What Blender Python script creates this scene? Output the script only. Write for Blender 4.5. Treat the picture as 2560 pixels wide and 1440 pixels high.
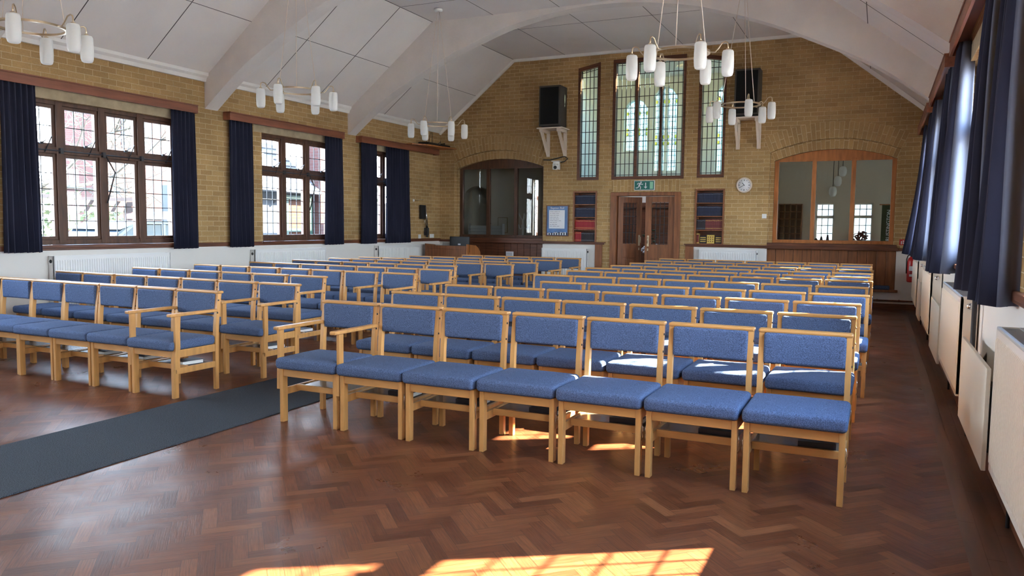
import bpy, bmesh, math, random
from mathutils import Vector, Matrix
random.seed(7)
for _o in list(bpy.data.objects): bpy.data.objects.remove(_o)
SC = bpy.context.scene
COL = SC.collection
pi = math.pi

# ------------------------------------------------------------------ camera
cam_d = bpy.data.cameras.new('camera')
cam = bpy.data.objects.new('camera', cam_d); COL.objects.link(cam)
_y, _p, _r = math.radians(25.23), math.radians(4.56), math.radians(0.63)
_w = Vector((-math.sin(_y)*math.cos(_p), math.cos(_y)*math.cos(_p), -math.sin(_p)))
_r0 = Vector((math.cos(_y), math.sin(_y), 0)); _u0 = _r0.cross(_w)
_rr = _r0*math.cos(_r) + _u0*math.sin(_r); _uu = -_r0*math.sin(_r) + _u0*math.cos(_r)
_m = Matrix((_rr, _uu, -_w)).transposed().to_4x4(); _m.translation = (0, 0, 1.4)
cam.matrix_world = _m
cam_d.sensor_fit = 'HORIZONTAL'; cam_d.sensor_width = 36.0; cam_d.lens = 36.0*1945/2560
cam_d.clip_start = 0.02; cam_d.clip_end = 300
SC.camera = cam

# ------------------------------------------------------------------ view
SC.view_settings.view_transform = 'Standard'
SC.view_settings.look = 'None'
SC.view_settings.gamma = 1.0
SC.view_settings.use_curve_mapping = False
SC.view_settings.exposure = 2.4
cy = SC.cycles
cy.max_bounces = 9; cy.diffuse_bounces = 6; cy.glossy_bounces = 3; cy.transmission_bounces = 4
cy.transparent_max_bounces = 14; cy.caustics_reflective = False; cy.caustics_refractive = False
cy.sample_clamp_indirect = 6.0; cy.use_denoising = True

# ------------------------------------------------------------------ world: pale bright spring sky
world = bpy.data.worlds.new('sky'); SC.world = world; world.use_nodes = True
nt = world.node_tree; nt.nodes.clear()
_out = nt.nodes.new('ShaderNodeOutputWorld'); _bg = nt.nodes.new('ShaderNodeBackground')
_tc = nt.nodes.new('ShaderNodeTexCoord'); _sx = nt.nodes.new('ShaderNodeSeparateXYZ'); _cr = nt.nodes.new('ShaderNodeValToRGB')
nt.links.new(_tc.outputs['Generated'], _sx.inputs[0]); nt.links.new(_sx.outputs['Z'], _cr.inputs[0])
_cr.color_ramp.elements[0].position = 0.0; _cr.color_ramp.elements[0].color = (0.88, 0.94, 1.0, 1)
_cr.color_ramp.elements[1].position = 0.75; _cr.color_ramp.elements[1].color = (0.40, 0.62, 1.0, 1)
nt.links.new(_cr.outputs[0], _bg.inputs[0]); _bg.inputs[1].default_value = 9.5
nt.links.new(_bg.outputs[0], _out.inputs[0])

# ------------------------------------------------------------------ sun, low from the far right
sd = bpy.data.lights.new('sun', 'SUN'); sd.energy = 30.0; sd.angle = math.radians(0.6); sd.color = (1.0, 0.90, 0.74)
sun = bpy.data.objects.new('sun', sd); COL.objects.link(sun)
sun.rotation_euler = Vector((-1, -0.652, -0.92)).to_track_quat('-Z', 'Y').to_euler()
sun.location = (20, 20, 20)

def portal(cx, cy_, cz, w, h, normal):
    """sky portal filling a window opening (samples the sky through it; gives no light of its own)"""
    d = bpy.data.lights.new('window_portal', 'AREA'); d.shape = 'RECTANGLE'; d.size = w; d.size_y = h
    d.cycles.is_portal = True
    o = bpy.data.objects.new('window_portal', d); COL.objects.link(o)
    o.location = (cx, cy_, cz)
    o.rotation_euler = Vector(normal).to_track_quat('-Z', 'Z').to_euler()
    return o

# ------------------------------------------------------------------ materials
def mat(name, col, rough=0.6, metal=0.0, spec=0.5, var=0.0, vscale=(8, 8, 8), bump=0.0, bscale=None, detail=3, coord='Object', trans=0.0, coat=0.0, col2=None):
    m = bpy.data.materials.new(name); m.use_nodes = True
    n = m.node_tree; b = n.nodes['Principled BSDF']; L = n.links
    b.inputs['Base Color'].default_value = (*col, 1); b.inputs['Roughness'].default_value = rough
    b.inputs['Metallic'].default_value = metal; b.inputs['Specular IOR Level'].default_value = spec
    if coat: b.inputs['Coat Weight'].default_value = coat; b.inputs['Coat Roughness'].default_value = 0.15
    if var or bump or col2:
        tc = n.nodes.new('ShaderNodeTexCoord'); mp = n.nodes.new('ShaderNodeMapping'); mp.inputs['Scale'].default_value = vscale
        L.new(tc.outputs[coord], mp.inputs[0])
        nz = n.nodes.new('ShaderNodeTexNoise'); nz.inputs['Scale'].default_value = 1; nz.inputs['Detail'].default_value = detail
        L.new(mp.outputs[0], nz.inputs['Vector'])
        if var or col2:
            mx = n.nodes.new('ShaderNodeMix'); mx.data_type = 'RGBA'
            c2 = col2 or tuple(min(1, c*(1+var)) for c in col)
            c1 = col if col2 else tuple(c*(1-var) for c in col)
            mx.inputs[6].default_value = (*c1, 1); mx.inputs[7].default_value = (*c2, 1)
            rp = n.nodes.new('ShaderNodeMapRange'); rp.inputs[1].default_value = 0.3; rp.inputs[2].default_value = 0.7
            L.new(nz.outputs['Fac'], rp.inputs[0]); L.new(rp.outputs[0], mx.inputs[0]); L.new(mx.outputs[2], b.inputs['Base Color'])
        if bump:
            bp = n.nodes.new('ShaderNodeBump'); bp.inputs['Strength'].default_value = 1; bp.inputs['Distance'].default_value = bump
            if bscale:
                m2 = n.nodes.new('ShaderNodeMapping'); m2.inputs['Scale'].default_value = bscale; L.new(tc.outputs[coord], m2.inputs[0])
                n2 = n.nodes.new('ShaderNodeTexNoise'); n2.inputs['Scale'].default_value = 1; n2.inputs['Detail'].default_value = 2; L.new(m2.outputs[0], n2.inputs['Vector'])
                L.new(n2.outputs['Fac'], bp.inputs['Height'])
            else: L.new(nz.outputs['Fac'], bp.inputs['Height'])
            L.new(bp.outputs[0], b.inputs['Normal'])
    if trans:
        tr = n.nodes.new('ShaderNodeBsdfTranslucent'); ms = n.nodes.new('ShaderNodeMixShader'); ms.inputs[0].default_value = trans
        src = b.inputs['Base Color'].links
        if src: L.new(src[0].from_socket, tr.inputs[0])
        else: tr.inputs[0].default_value = (*col, 1)
        L.new(b.outputs[0], ms.inputs[1]); L.new(tr.outputs[0], ms.inputs[2]); L.new(ms.outputs[0], n.nodes['Material Output'].inputs[0])
    return m

def glass(name, tint, refl=0.06, rough=0.0, frost=0.0):
    m = bpy.data.materials.new(name); m.use_nodes = True; n = m.node_tree; n.nodes.clear(); L = n.links
    out = n.nodes.new('ShaderNodeOutputMaterial'); t = n.nodes.new('ShaderNodeBsdfTransparent'); t.inputs[0].default_value = (*tint, 1)
    g = n.nodes.new('ShaderNodeBsdfGlossy'); g.inputs['Roughness'].default_value = rough
    fr = n.nodes.new('ShaderNodeLayerWeight'); fr.inputs[0].default_value = 0.5
    pw = n.nodes.new('ShaderNodeMath'); pw.operation = 'POWER'; pw.inputs[1].default_value = 5.0; L.new(fr.outputs['Facing'], pw.inputs[0])
    ma = n.nodes.new('ShaderNodeMath'); ma.operation = 'MULTIPLY_ADD'; ma.inputs[1].default_value = 0.8; ma.inputs[2].default_value = refl*0.3; L.new(pw.outputs[0], ma.inputs[0])
    mx = n.nodes.new('ShaderNodeMixShader'); L.new(ma.outputs[0], mx.inputs[0])
    base = t
    if frost:
        tl = n.nodes.new('ShaderNodeBsdfTranslucent'); tl.inputs[0].default_value = (*tint, 1)
        m2 = n.nodes.new('ShaderNodeMixShader'); m2.inputs[0].default_value = frost
        L.new(t.outputs[0], m2.inputs[1]); L.new(tl.outputs[0], m2.inputs[2]); base = m2
    L.new(base.outputs[0], mx.inputs[1]); L.new(g.outputs[0], mx.inputs[2]); L.new(mx.outputs[0], out.inputs[0])
    return m

def brick_mat(name, c1, c2, mortar, paint_below=None, painted=(0.74, 0.72, 0.68)):
    m = bpy.data.materials.new(name); m.use_nodes = True; n = m.node_tree; b = n.nodes['Principled BSDF']; L = n.links
    b.inputs['Roughness'].default_value = 0.85; b.inputs['Specular IOR Level'].default_value = 0.25
    uv = n.nodes.new('ShaderNodeUVMap'); uv.uv_map = 'UVMap'
    br = n.nodes.new('ShaderNodeTexBrick'); br.inputs['Scale'].default_value = 1.0
    br.inputs['Brick Width'].default_value = 0.225; br.inputs['Row Height'].default_value = 0.075
    br.inputs['Mortar Size'].default_value = 0.0048; br.inputs['Mortar Smooth'].default_value = 0.3; br.inputs['Bias'].default_value = -0.15
    br.inputs['Color1'].default_value = (*c1, 1); br.inputs['Color2'].default_value = (*c2, 1); br.inputs['Mortar'].default_value = (*mortar, 1)
    L.new(uv.outputs[0], br.inputs['Vector'])
    nz = n.nodes.new('ShaderNodeTexNoise'); nz.inputs['Scale'].default_value = 1.1; nz.inputs['Detail'].default_value = 5
    tc = n.nodes.new('ShaderNodeNewGeometry'); L.new(tc.outputs['Position'], nz.inputs['Vector'])
    rp = n.nodes.new('ShaderNodeMapRange'); rp.inputs[1].default_value = 0.3; rp.inputs[2].default_value = 0.7; rp.inputs[3].default_value = 0.80; rp.inputs[4].default_value = 1.14
    L.new(nz.outputs['Fac'], rp.inputs[0])
    n3 = n.nodes.new('ShaderNodeTexNoise'); n3.inputs['Scale'].default_value = 55; n3.inputs['Detail'].default_value = 3; L.new(tc.outputs['Position'], n3.inputs['Vector'])
    r3 = n.nodes.new('ShaderNodeMapRange'); r3.inputs[3].default_value = 0.78; r3.inputs[4].default_value = 1.22; L.new(n3.outputs['Fac'], r3.inputs[0])
    mu = n.nodes.new('ShaderNodeMath'); mu.operation = 'MULTIPLY'; L.new(rp.outputs[0], mu.inputs[0]); L.new(r3.outputs[0], mu.inputs[1])
    vm = n.nodes.new('ShaderNodeVectorMath'); vm.operation = 'SCALE'; L.new(br.outputs['Color'], vm.inputs[0]); L.new(mu.outputs[0], vm.inputs['Scale'])
    bp = n.nodes.new('ShaderNodeBump'); bp.inputs['Distance'].default_value = 0.004; bp.inputs['Strength'].default_value = 0.8; bp.invert = True
    L.new(br.outputs['Fac'], bp.inputs['Height'])
    if paint_below is None:
        L.new(vm.outputs[0], b.inputs['Base Color']); L.new(bp.outputs[0], b.inputs['Normal'])
    else:
        sp = n.nodes.new('ShaderNodeSeparateXYZ'); L.new(tc.outputs['Position'], sp.inputs[0])
        gt = n.nodes.new('ShaderNodeMath'); gt.operation = 'GREATER_THAN'; gt.inputs[1].default_value = paint_below; L.new(sp.outputs['Z'], gt.inputs[0])
        mx = n.nodes.new('ShaderNodeMix'); mx.data_type = 'RGBA'; mx.inputs[6].default_value = (*painted, 1)
        L.new(gt.outputs[0], mx.inputs[0]); L.new(vm.outputs[0], mx.inputs[7]); L.new(mx.outputs[2], b.inputs['Base Color'])
        L.new(gt.outputs[0], bp.inputs['Strength']); L.new(bp.outputs[0], b.inputs['Normal'])
    return m

def parquet_mat():
    m = bpy.data.materials.new('herringbone parquet'); m.use_nodes = True; n = m.node_tree; b = n.nodes['Principled BSDF']; L = n.links
    at = n.nodes.new('ShaderNodeAttribute'); at.attribute_name = 'tone'
    cr = n.nodes.new('ShaderNodeValToRGB'); e = cr.color_ramp.elements
    e[0].position = 0; e[0].color = (0.080, 0.024, 0.010, 1); e[1].position = 1; e[1].color = (0.200, 0.070, 0.027, 1)
    x = cr.color_ramp.elements.new(0.5); x.color = (0.138, 0.043, 0.017, 1)
    L.new(at.outputs['Fac'], cr.inputs[0])
    uv = n.nodes.new('ShaderNodeUVMap'); uv.uv_map = 'UVMap'
    mp = n.nodes.new('ShaderNodeMapping'); mp.inputs['Scale'].default_value = (9, 160, 1); L.new(uv.outputs[0], mp.inputs[0])
    ad = n.nodes.new('ShaderNodeVectorMath'); ad.operation = 'ADD'; L.new(mp.outputs[0], ad.inputs[0]); L.new(at.outputs['Color'], ad.inputs[1])
    cmb = n.nodes.new('ShaderNodeCombineXYZ'); mm = n.nodes.new('ShaderNodeMath'); mm.operation = 'MULTIPLY'; mm.inputs[1].default_value = 57.0
    L.new(at.outputs['Fac'], mm.inputs[0]); L.new(mm.outputs[0], cmb.inputs[2]); L.new(cmb.outputs[0], ad.inputs[1])
    nz = n.nodes.new('ShaderNodeTexNoise'); nz.inputs['Scale'].default_value = 1; nz.inputs['Detail'].default_value = 4; L.new(ad.outputs[0], nz.inputs['Vector'])
    r1 = n.nodes.new('ShaderNodeMapRange'); r1.inputs[1].default_value = 0.3; r1.inputs[2].default_value = 0.72; r1.inputs[3].default_value = 0.72; r1.inputs[4].default_value = 1.25; L.new(nz.outputs['Fac'], r1.inputs[0])
    # worn, scuffed patches
    ge = n.nodes.new('ShaderNodeNewGeometry'); n2 = n.nodes.new('ShaderNodeTexNoise'); n2.inputs['Scale'].default_value = 1.6; n2.inputs['Detail'].default_value = 6; n2.inputs['Roughness'].default_value = 0.65
    L.new(ge.outputs['Position'], n2.inputs['Vector'])
    r2 = n.nodes.new('ShaderNodeMapRange'); r2.inputs[1].default_value = 0.35; r2.inputs[2].default_value = 0.75; r2.inputs[3].default_value = 0.88; r2.inputs[4].default_value = 1.2; L.new(n2.outputs['Fac'], r2.inputs[0])
    m3 = n.nodes.new('ShaderNodeMath'); m3.operation = 'MULTIPLY'; L.new(r1.outputs[0], m3.inputs[0]); L.new(r2.outputs[0], m3.inputs[1])
    # dark joints from the block's own uv: uv.x in 0..len, uv.y in 0..width
    sp = n.nodes.new('ShaderNodeSeparateXYZ'); L.new(uv.outputs[0], sp.inputs[0])
    def edge(sock, size):
        a = n.nodes.new('ShaderNodeMath'); a.operation = 'SUBTRACT'; a.inputs[1].default_value = size/2; L.new(sock, a.inputs[0])
        c = n.nodes.new('ShaderNodeMath'); c.operation = 'ABSOLUTE'; L.new(a.outputs[0], c.inputs[0])
        d = n.nodes.new('ShaderNodeMath'); d.operation = 'GREATER_THAN'; d.inputs[1].default_value = size/2-0.0011; L.new(c.outputs[0], d.inputs[0]); return d.outputs[0]
    e1 = edge(sp.outputs['X'], BL); e2 = edge(sp.outputs['Y'], BW)
    mxm = n.nodes.new('ShaderNodeMath'); mxm.operation = 'MAXIMUM'; L.new(e1, mxm.inputs[0]); L.new(e2, mxm.inputs[1])
    md = n.nodes.new('ShaderNodeMath'); md.operation = 'MULTIPLY_ADD'; md.inputs[1].default_value = -0.6; md.inputs[2].default_value = 1.0; L.new(mxm.outputs[0], md.inputs[0])
    m4 = n.nodes.new('ShaderNodeMath'); m4.operation = 'MULTIPLY'; L.new(m3.outputs[0], m4.inputs[0]); L.new(md.outputs[0], m4.inputs[1])
    vm = n.nodes.new('ShaderNodeVectorMath'); vm.operation = 'SCALE'; L.new(cr.outputs[0], vm.inputs[0]); L.new(m4.outputs[0], vm.inputs['Scale'])
    L.new(vm.outputs[0], b.inputs['Base Color'])
    rr = n.nodes.new('ShaderNodeMapRange'); rr.inputs[1].default_value = 0.3; rr.inputs[2].default_value = 0.7; rr.inputs[3].default_value = 0.24; rr.inputs[4].default_value = 0.46; L.new(n2.outputs['Fac'], rr.inputs[0]); L.new(rr.outputs[0], b.inputs['Roughness'])
    bp = n.nodes.new('ShaderNodeBump'); bp.inputs['Distance'].default_value = 0.0009; bp.inputs['Strength'].default_value = 0.6; L.new(m4.outputs[0], bp.inputs['Height']); L.new(bp.outputs[0], b.inputs['Normal'])
    b.inputs['Specular IOR Level'].default_value = 0.30
    return m

BW, BL = 0.066, 0.264
M = {}
M['parquet'] = parquet_mat()
M['brick'] = brick_mat('tan brick', (0.445, 0.288, 0.124), (0.345, 0.212, 0.088), (0.60, 0.465, 0.28), 1.05)
M['brickonly'] = brick_mat('tan brick plain', (0.445, 0.288, 0.124), (0.345, 0.212, 0.088), (0.60, 0.465, 0.28))
M['redbrick'] = brick_mat('red brick', (0.036, 0.0105, 0.0075), (0.026, 0.008, 0.006), (0.035, 0.03, 0.027))  # outdoor brick, darkened below its own colour to dim the outside
M['orangebrick'] = brick_mat('orange brick', (0.045, 0.014, 0.007), (0.034, 0.011, 0.005), (0.04, 0.032, 0.026))  # outdoor brick too, darkened against the strong light outside
M['plaster'] = mat('off white ceiling board', (0.76, 0.73, 0.70), 0.9, spec=0.2, var=0.035, vscale=(1.3, 1.3, 1.3), coord='Object')
M['rib'] = mat('painted concrete', (0.73, 0.69, 0.65), 0.9, spec=0.2, var=0.05, vscale=(3, 3, 3), bump=0.002, bscale=(30, 30, 30))
M['white'] = mat('white gloss paint', (0.80, 0.79, 0.76), 0.45)
M['wallwhite'] = mat('white wall paint', (0.74, 0.72, 0.68), 0.8, spec=0.3)
M['cream'] = mat('cream plaster', (0.68, 0.62, 0.52), 0.85, spec=0.3)
M['seam'] = mat('dark joint', (0.10, 0.09, 0.085), 0.9)
M['darkwood'] = mat('dark stained oak', (0.115, 0.038, 0.017), 0.42, var=0.35, vscale=(3, 3, 30))
M['panelwood'] = mat('brown oak panelling', (0.225, 0.080, 0.028), 0.42, var=0.3, vscale=(25, 25, 2.5))
M['frame'] = mat('stained window oak', (0.085, 0.037, 0.019), 0.5, var=0.35, vscale=(20, 20, 3))
M['orangewood'] = mat('varnished pine', (0.42, 0.155, 0.045), 0.35, var=0.25, vscale=(18, 18, 2.5))
M['pelmet'] = mat('red brown pelmet wood', (0.22, 0.074, 0.038), 0.45, var=0.25, vscale=(18, 2, 18))
M['beech'] = mat('beech wood', (0.53, 0.262, 0.080), 0.38, var=0.16, vscale=(26, 26, 3.5))
M['beechx'] = mat('beech wood rail', (0.53, 0.262, 0.080), 0.38, var=0.16, vscale=(3.5, 26, 26))
M['fabric'] = mat('blue woven fabric', (0.078, 0.110, 0.190), 0.95, spec=0.15, var=0.42, vscale=(210, 210, 210), bump=0.0012, bscale=(260, 260, 260), detail=1)
M['velvet'] = mat('navy curtain', (0.016, 0.017, 0.034), 0.9, spec=0.25, var=0.2, vscale=(6, 6, 1), trans=0.10)
_v = M['velvet'].node_tree.nodes['Principled BSDF']; _v.inputs['Sheen Weight'].default_value = 0.25; _v.inputs['Sheen Roughness'].default_value = 0.4; _v.inputs['Sheen Tint'].default_value = (0.45, 0.5, 0.75, 1)
M['lining'] = mat('pale curtain lining', (0.11, 0.125, 0.175), 0.9, var=0.1, vscale=(6, 6, 1), trans=0.12)
M['carpet'] = mat('grey carpet', (0.054, 0.061, 0.069), 0.98, spec=0.1, var=0.75, vscale=(230, 230, 230), bump=0.003, bscale=(160, 160, 160), detail=2)
M['opal'] = mat('opal glass', (0.84, 0.84, 0.82), 0.35, trans=0.45)
M['brass'] = mat('pale brass', (0.62, 0.50, 0.34), 0.3, metal=1.0)
M['steel'] = mat('chrome', (0.72, 0.72, 0.72), 0.22, metal=1.0)
M['iron'] = mat('black iron', (0.025, 0.025, 0.028), 0.5)
M['lead'] = mat('lead came', (0.035, 0.038, 0.042), 0.6)
M['black'] = mat('black cloth', (0.010, 0.010, 0.011), 0.9, spec=0.2)
M['blackp'] = mat('black plastic', (0.014, 0.014, 0.016), 0.4)
M['spk'] = mat('dark brown veneer', (0.050, 0.042, 0.034), 0.5)
M['bracket'] = mat('off white painted wood', (0.72, 0.62, 0.52), 0.55)
M['rad'] = mat('white enamel', (0.78, 0.79, 0.78), 0.28)
M['radw'] = mat('ivory enamel', (0.78, 0.73, 0.63), 0.28)
M['grille'] = mat('grey grille', (0.45, 0.45, 0.44), 0.5)
M['board'] = mat('ivory board', (0.70, 0.64, 0.53), 0.55)
M['concrete'] = mat('beige concrete lintel', (0.40, 0.32, 0.20), 0.9, var=0.15, vscale=(8, 8, 8))
M['pane'] = glass('clear glass', (0.95, 0.97, 0.97))
M['greenpane'] = glass('leaded pale green glass', (0.80, 0.94, 0.91), rough=0.05)
M['frost'] = glass('obscured glass', (0.27, 0.29, 0.29), frost=0.75, rough=0.1)
M['stained'] = glass('pale stained glass', (0.26, 0.30, 0.31), frost=0.45, rough=0.1)
M['navyb'] = mat('navy book cloth', (0.012, 0.018, 0.050), 0.6, var=0.3, vscale=(20, 20, 20))
M['redb'] = mat('red book cloth', (0.34, 0.012, 0.022), 0.55, var=0.2, vscale=(20, 20, 20))
M['maroonb'] = mat('maroon book cloth', (0.16, 0.030, 0.030), 0.6, var=0.3, vscale=(20, 20, 20))
M['darkb'] = mat('dark book cloth', (0.020, 0.014, 0.020), 0.6)
M['gold'] = mat('gold leaf', (0.62, 0.44, 0.10), 0.4)
M['paper'] = mat('book pages', (0.74, 0.72, 0.66), 0.9)
M['red'] = mat('red enamel', (0.45, 0.012, 0.014), 0.35)
M['green'] = mat('exit green', (0.008, 0.14, 0.115), 0.45)
M['led'] = mat('pale green panel', (0.30, 0.62, 0.42), 0.4)
M['poster'] = mat('blue poster', (0.035, 0.13, 0.34), 0.25, var=0.3, vscale=(4, 4, 4))
M['whitep'] = mat('white card', (0.72, 0.74, 0.78), 0.4)
M['text'] = mat('grey print', (0.20, 0.21, 0.24), 0.7)
M['plast'] = mat('white plastic', (0.78, 0.78, 0.77), 0.4)
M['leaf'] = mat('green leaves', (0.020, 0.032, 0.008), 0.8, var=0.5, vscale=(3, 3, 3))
M['twig'] = mat('darkened bare twigs', (0.040, 0.034, 0.024), 0.9)  # twigs darkened below their own pale tone to dim the garden view
M['asphalt'] = mat('ground outside', (0.30, 0.28, 0.25), 0.95, var=0.3, vscale=(0.5, 0.5, 0.5))
M['bounceground'] = mat('pale paving', (0.46, 0.42, 0.36), 0.95, var=0.15, vscale=(0.8, 0.8, 0.8))  # unseen ground made pale to bounce sun up onto the ceiling
M['render'] = mat('darkened rendered wall', (0.022, 0.025, 0.030), 0.9)  # this and the following outdoor colours are darkened in place of dimmer light
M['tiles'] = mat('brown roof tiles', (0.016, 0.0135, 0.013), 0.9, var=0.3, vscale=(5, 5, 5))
M['doorgreen'] = mat('green door paint', (0.004, 0.020, 0.012), 0.6)
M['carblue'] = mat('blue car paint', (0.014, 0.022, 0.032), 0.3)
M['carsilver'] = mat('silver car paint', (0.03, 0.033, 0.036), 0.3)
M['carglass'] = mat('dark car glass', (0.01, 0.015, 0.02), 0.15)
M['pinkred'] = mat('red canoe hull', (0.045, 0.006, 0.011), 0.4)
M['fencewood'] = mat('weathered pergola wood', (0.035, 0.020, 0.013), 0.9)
# ------------------------------------------------------------------ geometry helpers
class G:
    """collects shapes into one mesh"""
    def __init__(s): s.v = []; s.f = []; s.sm = []; s.uv = {}
    def add(s, vs, fs, smooth=False):
        b = len(s.v); s.v += [tuple(p) for p in vs]
        for f in fs: s.f.append(tuple(b+i for i in f)); s.sm.append(smooth)
        return s
    def box(s, x0, x1, y0, y1, z0, z1, bev=0.0):
        if x0 > x1: x0, x1 = x1, x0
        if y0 > y1: y0, y1 = y1, y0
        if z0 > z1: z0, z1 = z1, z0
        if bev <= 0:
            v = [(x, y, z) for x in (x0, x1) for y in (y0, y1) for z in (z0, z1)]
            return s.add(v, [(0, 1, 3, 2), (4, 6, 7, 5), (0, 4, 5, 1), (2, 3, 7, 6), (0, 2, 6, 4), (1, 5, 7, 3)])
        bm = bmesh.new(); bmesh.ops.create_cube(bm, size=1)
        for p in bm.verts: p.co = ((x0+x1)/2+p.co.x*(x1-x0), (y0+y1)/2+p.co.y*(y1-y0), (z0+z1)/2+p.co.z*(z1-z0))
        bmesh.ops.bevel(bm, geom=bm.edges[:], offset=min(bev, (x1-x0)*.45, (y1-y0)*.45, (z1-z0)*.45), segments=2, profile=0.5, affect='EDGES')
        bm.verts.index_update(); s.add([p.co[:] for p in bm.verts], [[q.index for q in f.verts] for f in bm.faces]); bm.free(); return s
    def rbox(s, x0, x1, y0, y1, z0, z1, r, crown=0.0, bow=0.0):
        """upholstered rounded block; crown lifts the top, bow bends it in y across x"""
        def ax(a, b, n=4):
            e = [0, r*.12, r*.4, r*.75, r]
            t = [a+q for q in e]+[a+r+(b-a-2*r)*i/n for i in range(1, n)]+[b-q for q in reversed(e)]
            return t
        X, Y, Z = ax(x0, x1), ax(y0, y1, 3), ax(z0, z1, 2)
        idx = {}; vs = []; fs = []
        def V(i, j, k):
            if (i, j, k) not in idx:
                p = Vector((X[i], Y[j], Z[k])); q = Vector((min(max(p.x, x0+r), x1-r), min(max(p.y, y0+r), y1-r), min(max(p.z, z0+r), z1-r)))
                d = p-q
                if d.length > 1e-9: p = q+d.normalized()*r
                u = 2*(p.x-x0)/(x1-x0)-1; w = 2*(p.y-y0)/(y1-y0)-1
                if crown: p.z += crown*(1-u*u)*(1-w*w)*(1 if p.z > (z0+z1)/2 else 0)
                if bow: p.y += bow*(1-u*u)
                idx[(i, j, k)] = len(vs); vs.append(p[:])
            return idx[(i, j, k)]
        a, b, c = len(X)-1, len(Y)-1, len(Z)-1
        for i in range(a):
            for j in range(b):
                fs.append((V(i, j, 0), V(i, j+1, 0), V(i+1, j+1, 0), V(i+1, j, 0))); fs.append((V(i, j, c), V(i+1, j, c), V(i+1, j+1, c), V(i, j+1, c)))
            for k in range(c):
                fs.append((V(i, 0, k), V(i+1, 0, k), V(i+1, 0, k+1), V(i, 0, k+1))); fs.append((V(i, b, k), V(i, b, k+1), V(i+1, b, k+1), V(i+1, b, k)))
        for j in range(b):
            for k in range(c):
                fs.append((V(0, j, k), V(0, j, k+1), V(0, j+1, k+1), V(0, j+1, k))); fs.append((V(a, j, k), V(a, j+1, k), V(a, j+1, k+1), V(a, j, k+1)))
        return s.add(vs, fs, True)
    def prism(s, pts, axis, d0, d1, smooth=False):
        """2-D polygon pushed along an axis: 'x' takes (y,z), 'y' takes (x,z), 'z' takes (x,y)"""
        def P(a, b, d): return {'x': (d, a, b), 'y': (a, d, b), 'z': (a, b, d)}[axis]
        n = len(pts); v = [P(a, b, d0) for a, b in pts]+[P(a, b, d1) for a, b in pts]
        return s.add(v, [tuple(range(n))[::-1], tuple(range(n, 2*n))]+[(i, (i+1) % n, n+(i+1) % n, n+i) for i in range(n)], smooth)
    def strip(s, lo, hi, axis, d0, d1):
        """band between two polylines of equal length, pushed along an axis"""
        def P(a, b, d): return {'x': (d, a, b), 'y': (a, d, b), 'z': (a, b, d)}[axis]
        n = len(lo); v = [P(*p, d0) for p in lo]+[P(*p, d0) for p in hi]+[P(*p, d1) for p in lo]+[P(*p, d1) for p in hi]
        f = []
        for i in range(n-1):
            f += [(i, i+1, n+i+1, n+i), (2*n+i+1, 2*n+i, 3*n+i, 3*n+i+1), (i+1, i, 2*n+i, 2*n+i+1), (n+i, n+i+1, 3*n+i+1, 3*n+i)]
        f += [(0, n, 3*n, 2*n), (n-1, 3*n-1, 4*n-1, 2*n-1)]
        return s.add(v, f)
    def bar(s, p, q, w, h=None, up=(0, 0, 1)):
        h = h or w; p, q = Vector(p), Vector(q); d = (q-p).normalized(); u = Vector(up)
        if abs(d.dot(u)) > .98: u = Vector((1, 0, 0))
        a = d.cross(u).normalized(); b = a.cross(d)
        v = [o+a*i*w/2+b*j*h/2 for o in (p, q) for i, j in ((-1, -1), (1, -1), (1, 1), (-1, 1))]
        return s.add([t[:] for t in v], [(3, 2, 1, 0), (4, 5, 6, 7), (0, 1, 5, 4), (1, 2, 6, 5), (2, 3, 7, 6), (3, 0, 4, 7)])
    def tube(s, pts, r, n=8, closed=False, r2=None):
        pts = [Vector(p) for p in pts]; m = len(pts); vs = []; last = None
        for i, p in enumerate(pts):
            if closed: d = pts[(i+1) % m]-pts[i-1]
            else: d = pts[min(i+1, m-1)]-pts[max(i-1, 0)]
            d.normalize()
            a = (d.cross(Vector((0, 0, 1))) if last is None else last-d*last.dot(d))
            if a.length < 1e-4: a = d.cross(Vector((1, 0, 0)))
            a.normalize(); last = a; b = d.cross(a)
            rr = r if r2 is None else r+(r2-r)*i/(m-1)
            vs += [(p+(a*math.cos(t*2*pi/n)+b*math.sin(t*2*pi/n))*rr)[:] for t in range(n)]
        fs = []
        for i in range(m if closed else m-1):
            j = (i+1) % m
            fs += [(i*n+t, i*n+(t+1) % n, j*n+(t+1) % n, j*n+t) for t in range(n)]
        if not closed: fs += [tuple(range(n))[::-1], tuple((m-1)*n+t for t in range(n))]
        return s.add(vs, fs, True)
    def lathe(s, prof, c=(0, 0, 0), n=20, axis='z'):
        vs = []; m = len(prof)
        for r, z in prof:
            for t in range(n):
                a = r*math.cos(2*pi*t/n); b = r*math.sin(2*pi*t/n)
                p = {'z': (a, b, z), 'y': (a, z, b), 'x': (z, a, b)}[axis]
                vs.append((c[0]+p[0], c[1]+p[1], c[2]+p[2]))
        fs = [(i*n+t, i*n+(t+1) % n, (i+1)*n+(t+1) % n, (i+1)*n+t) for i in range(m-1) for t in range(n)]
        fs += [tuple(range(n))[::-1], tuple((m-1)*n+t for t in range(n))]
        return s.add(vs, fs, True)
    def ball(s, c, r, sx=1, sy=1, sz=1, n=12):
        return s.lathe2(c, r, sx, sy, sz, n)
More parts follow.
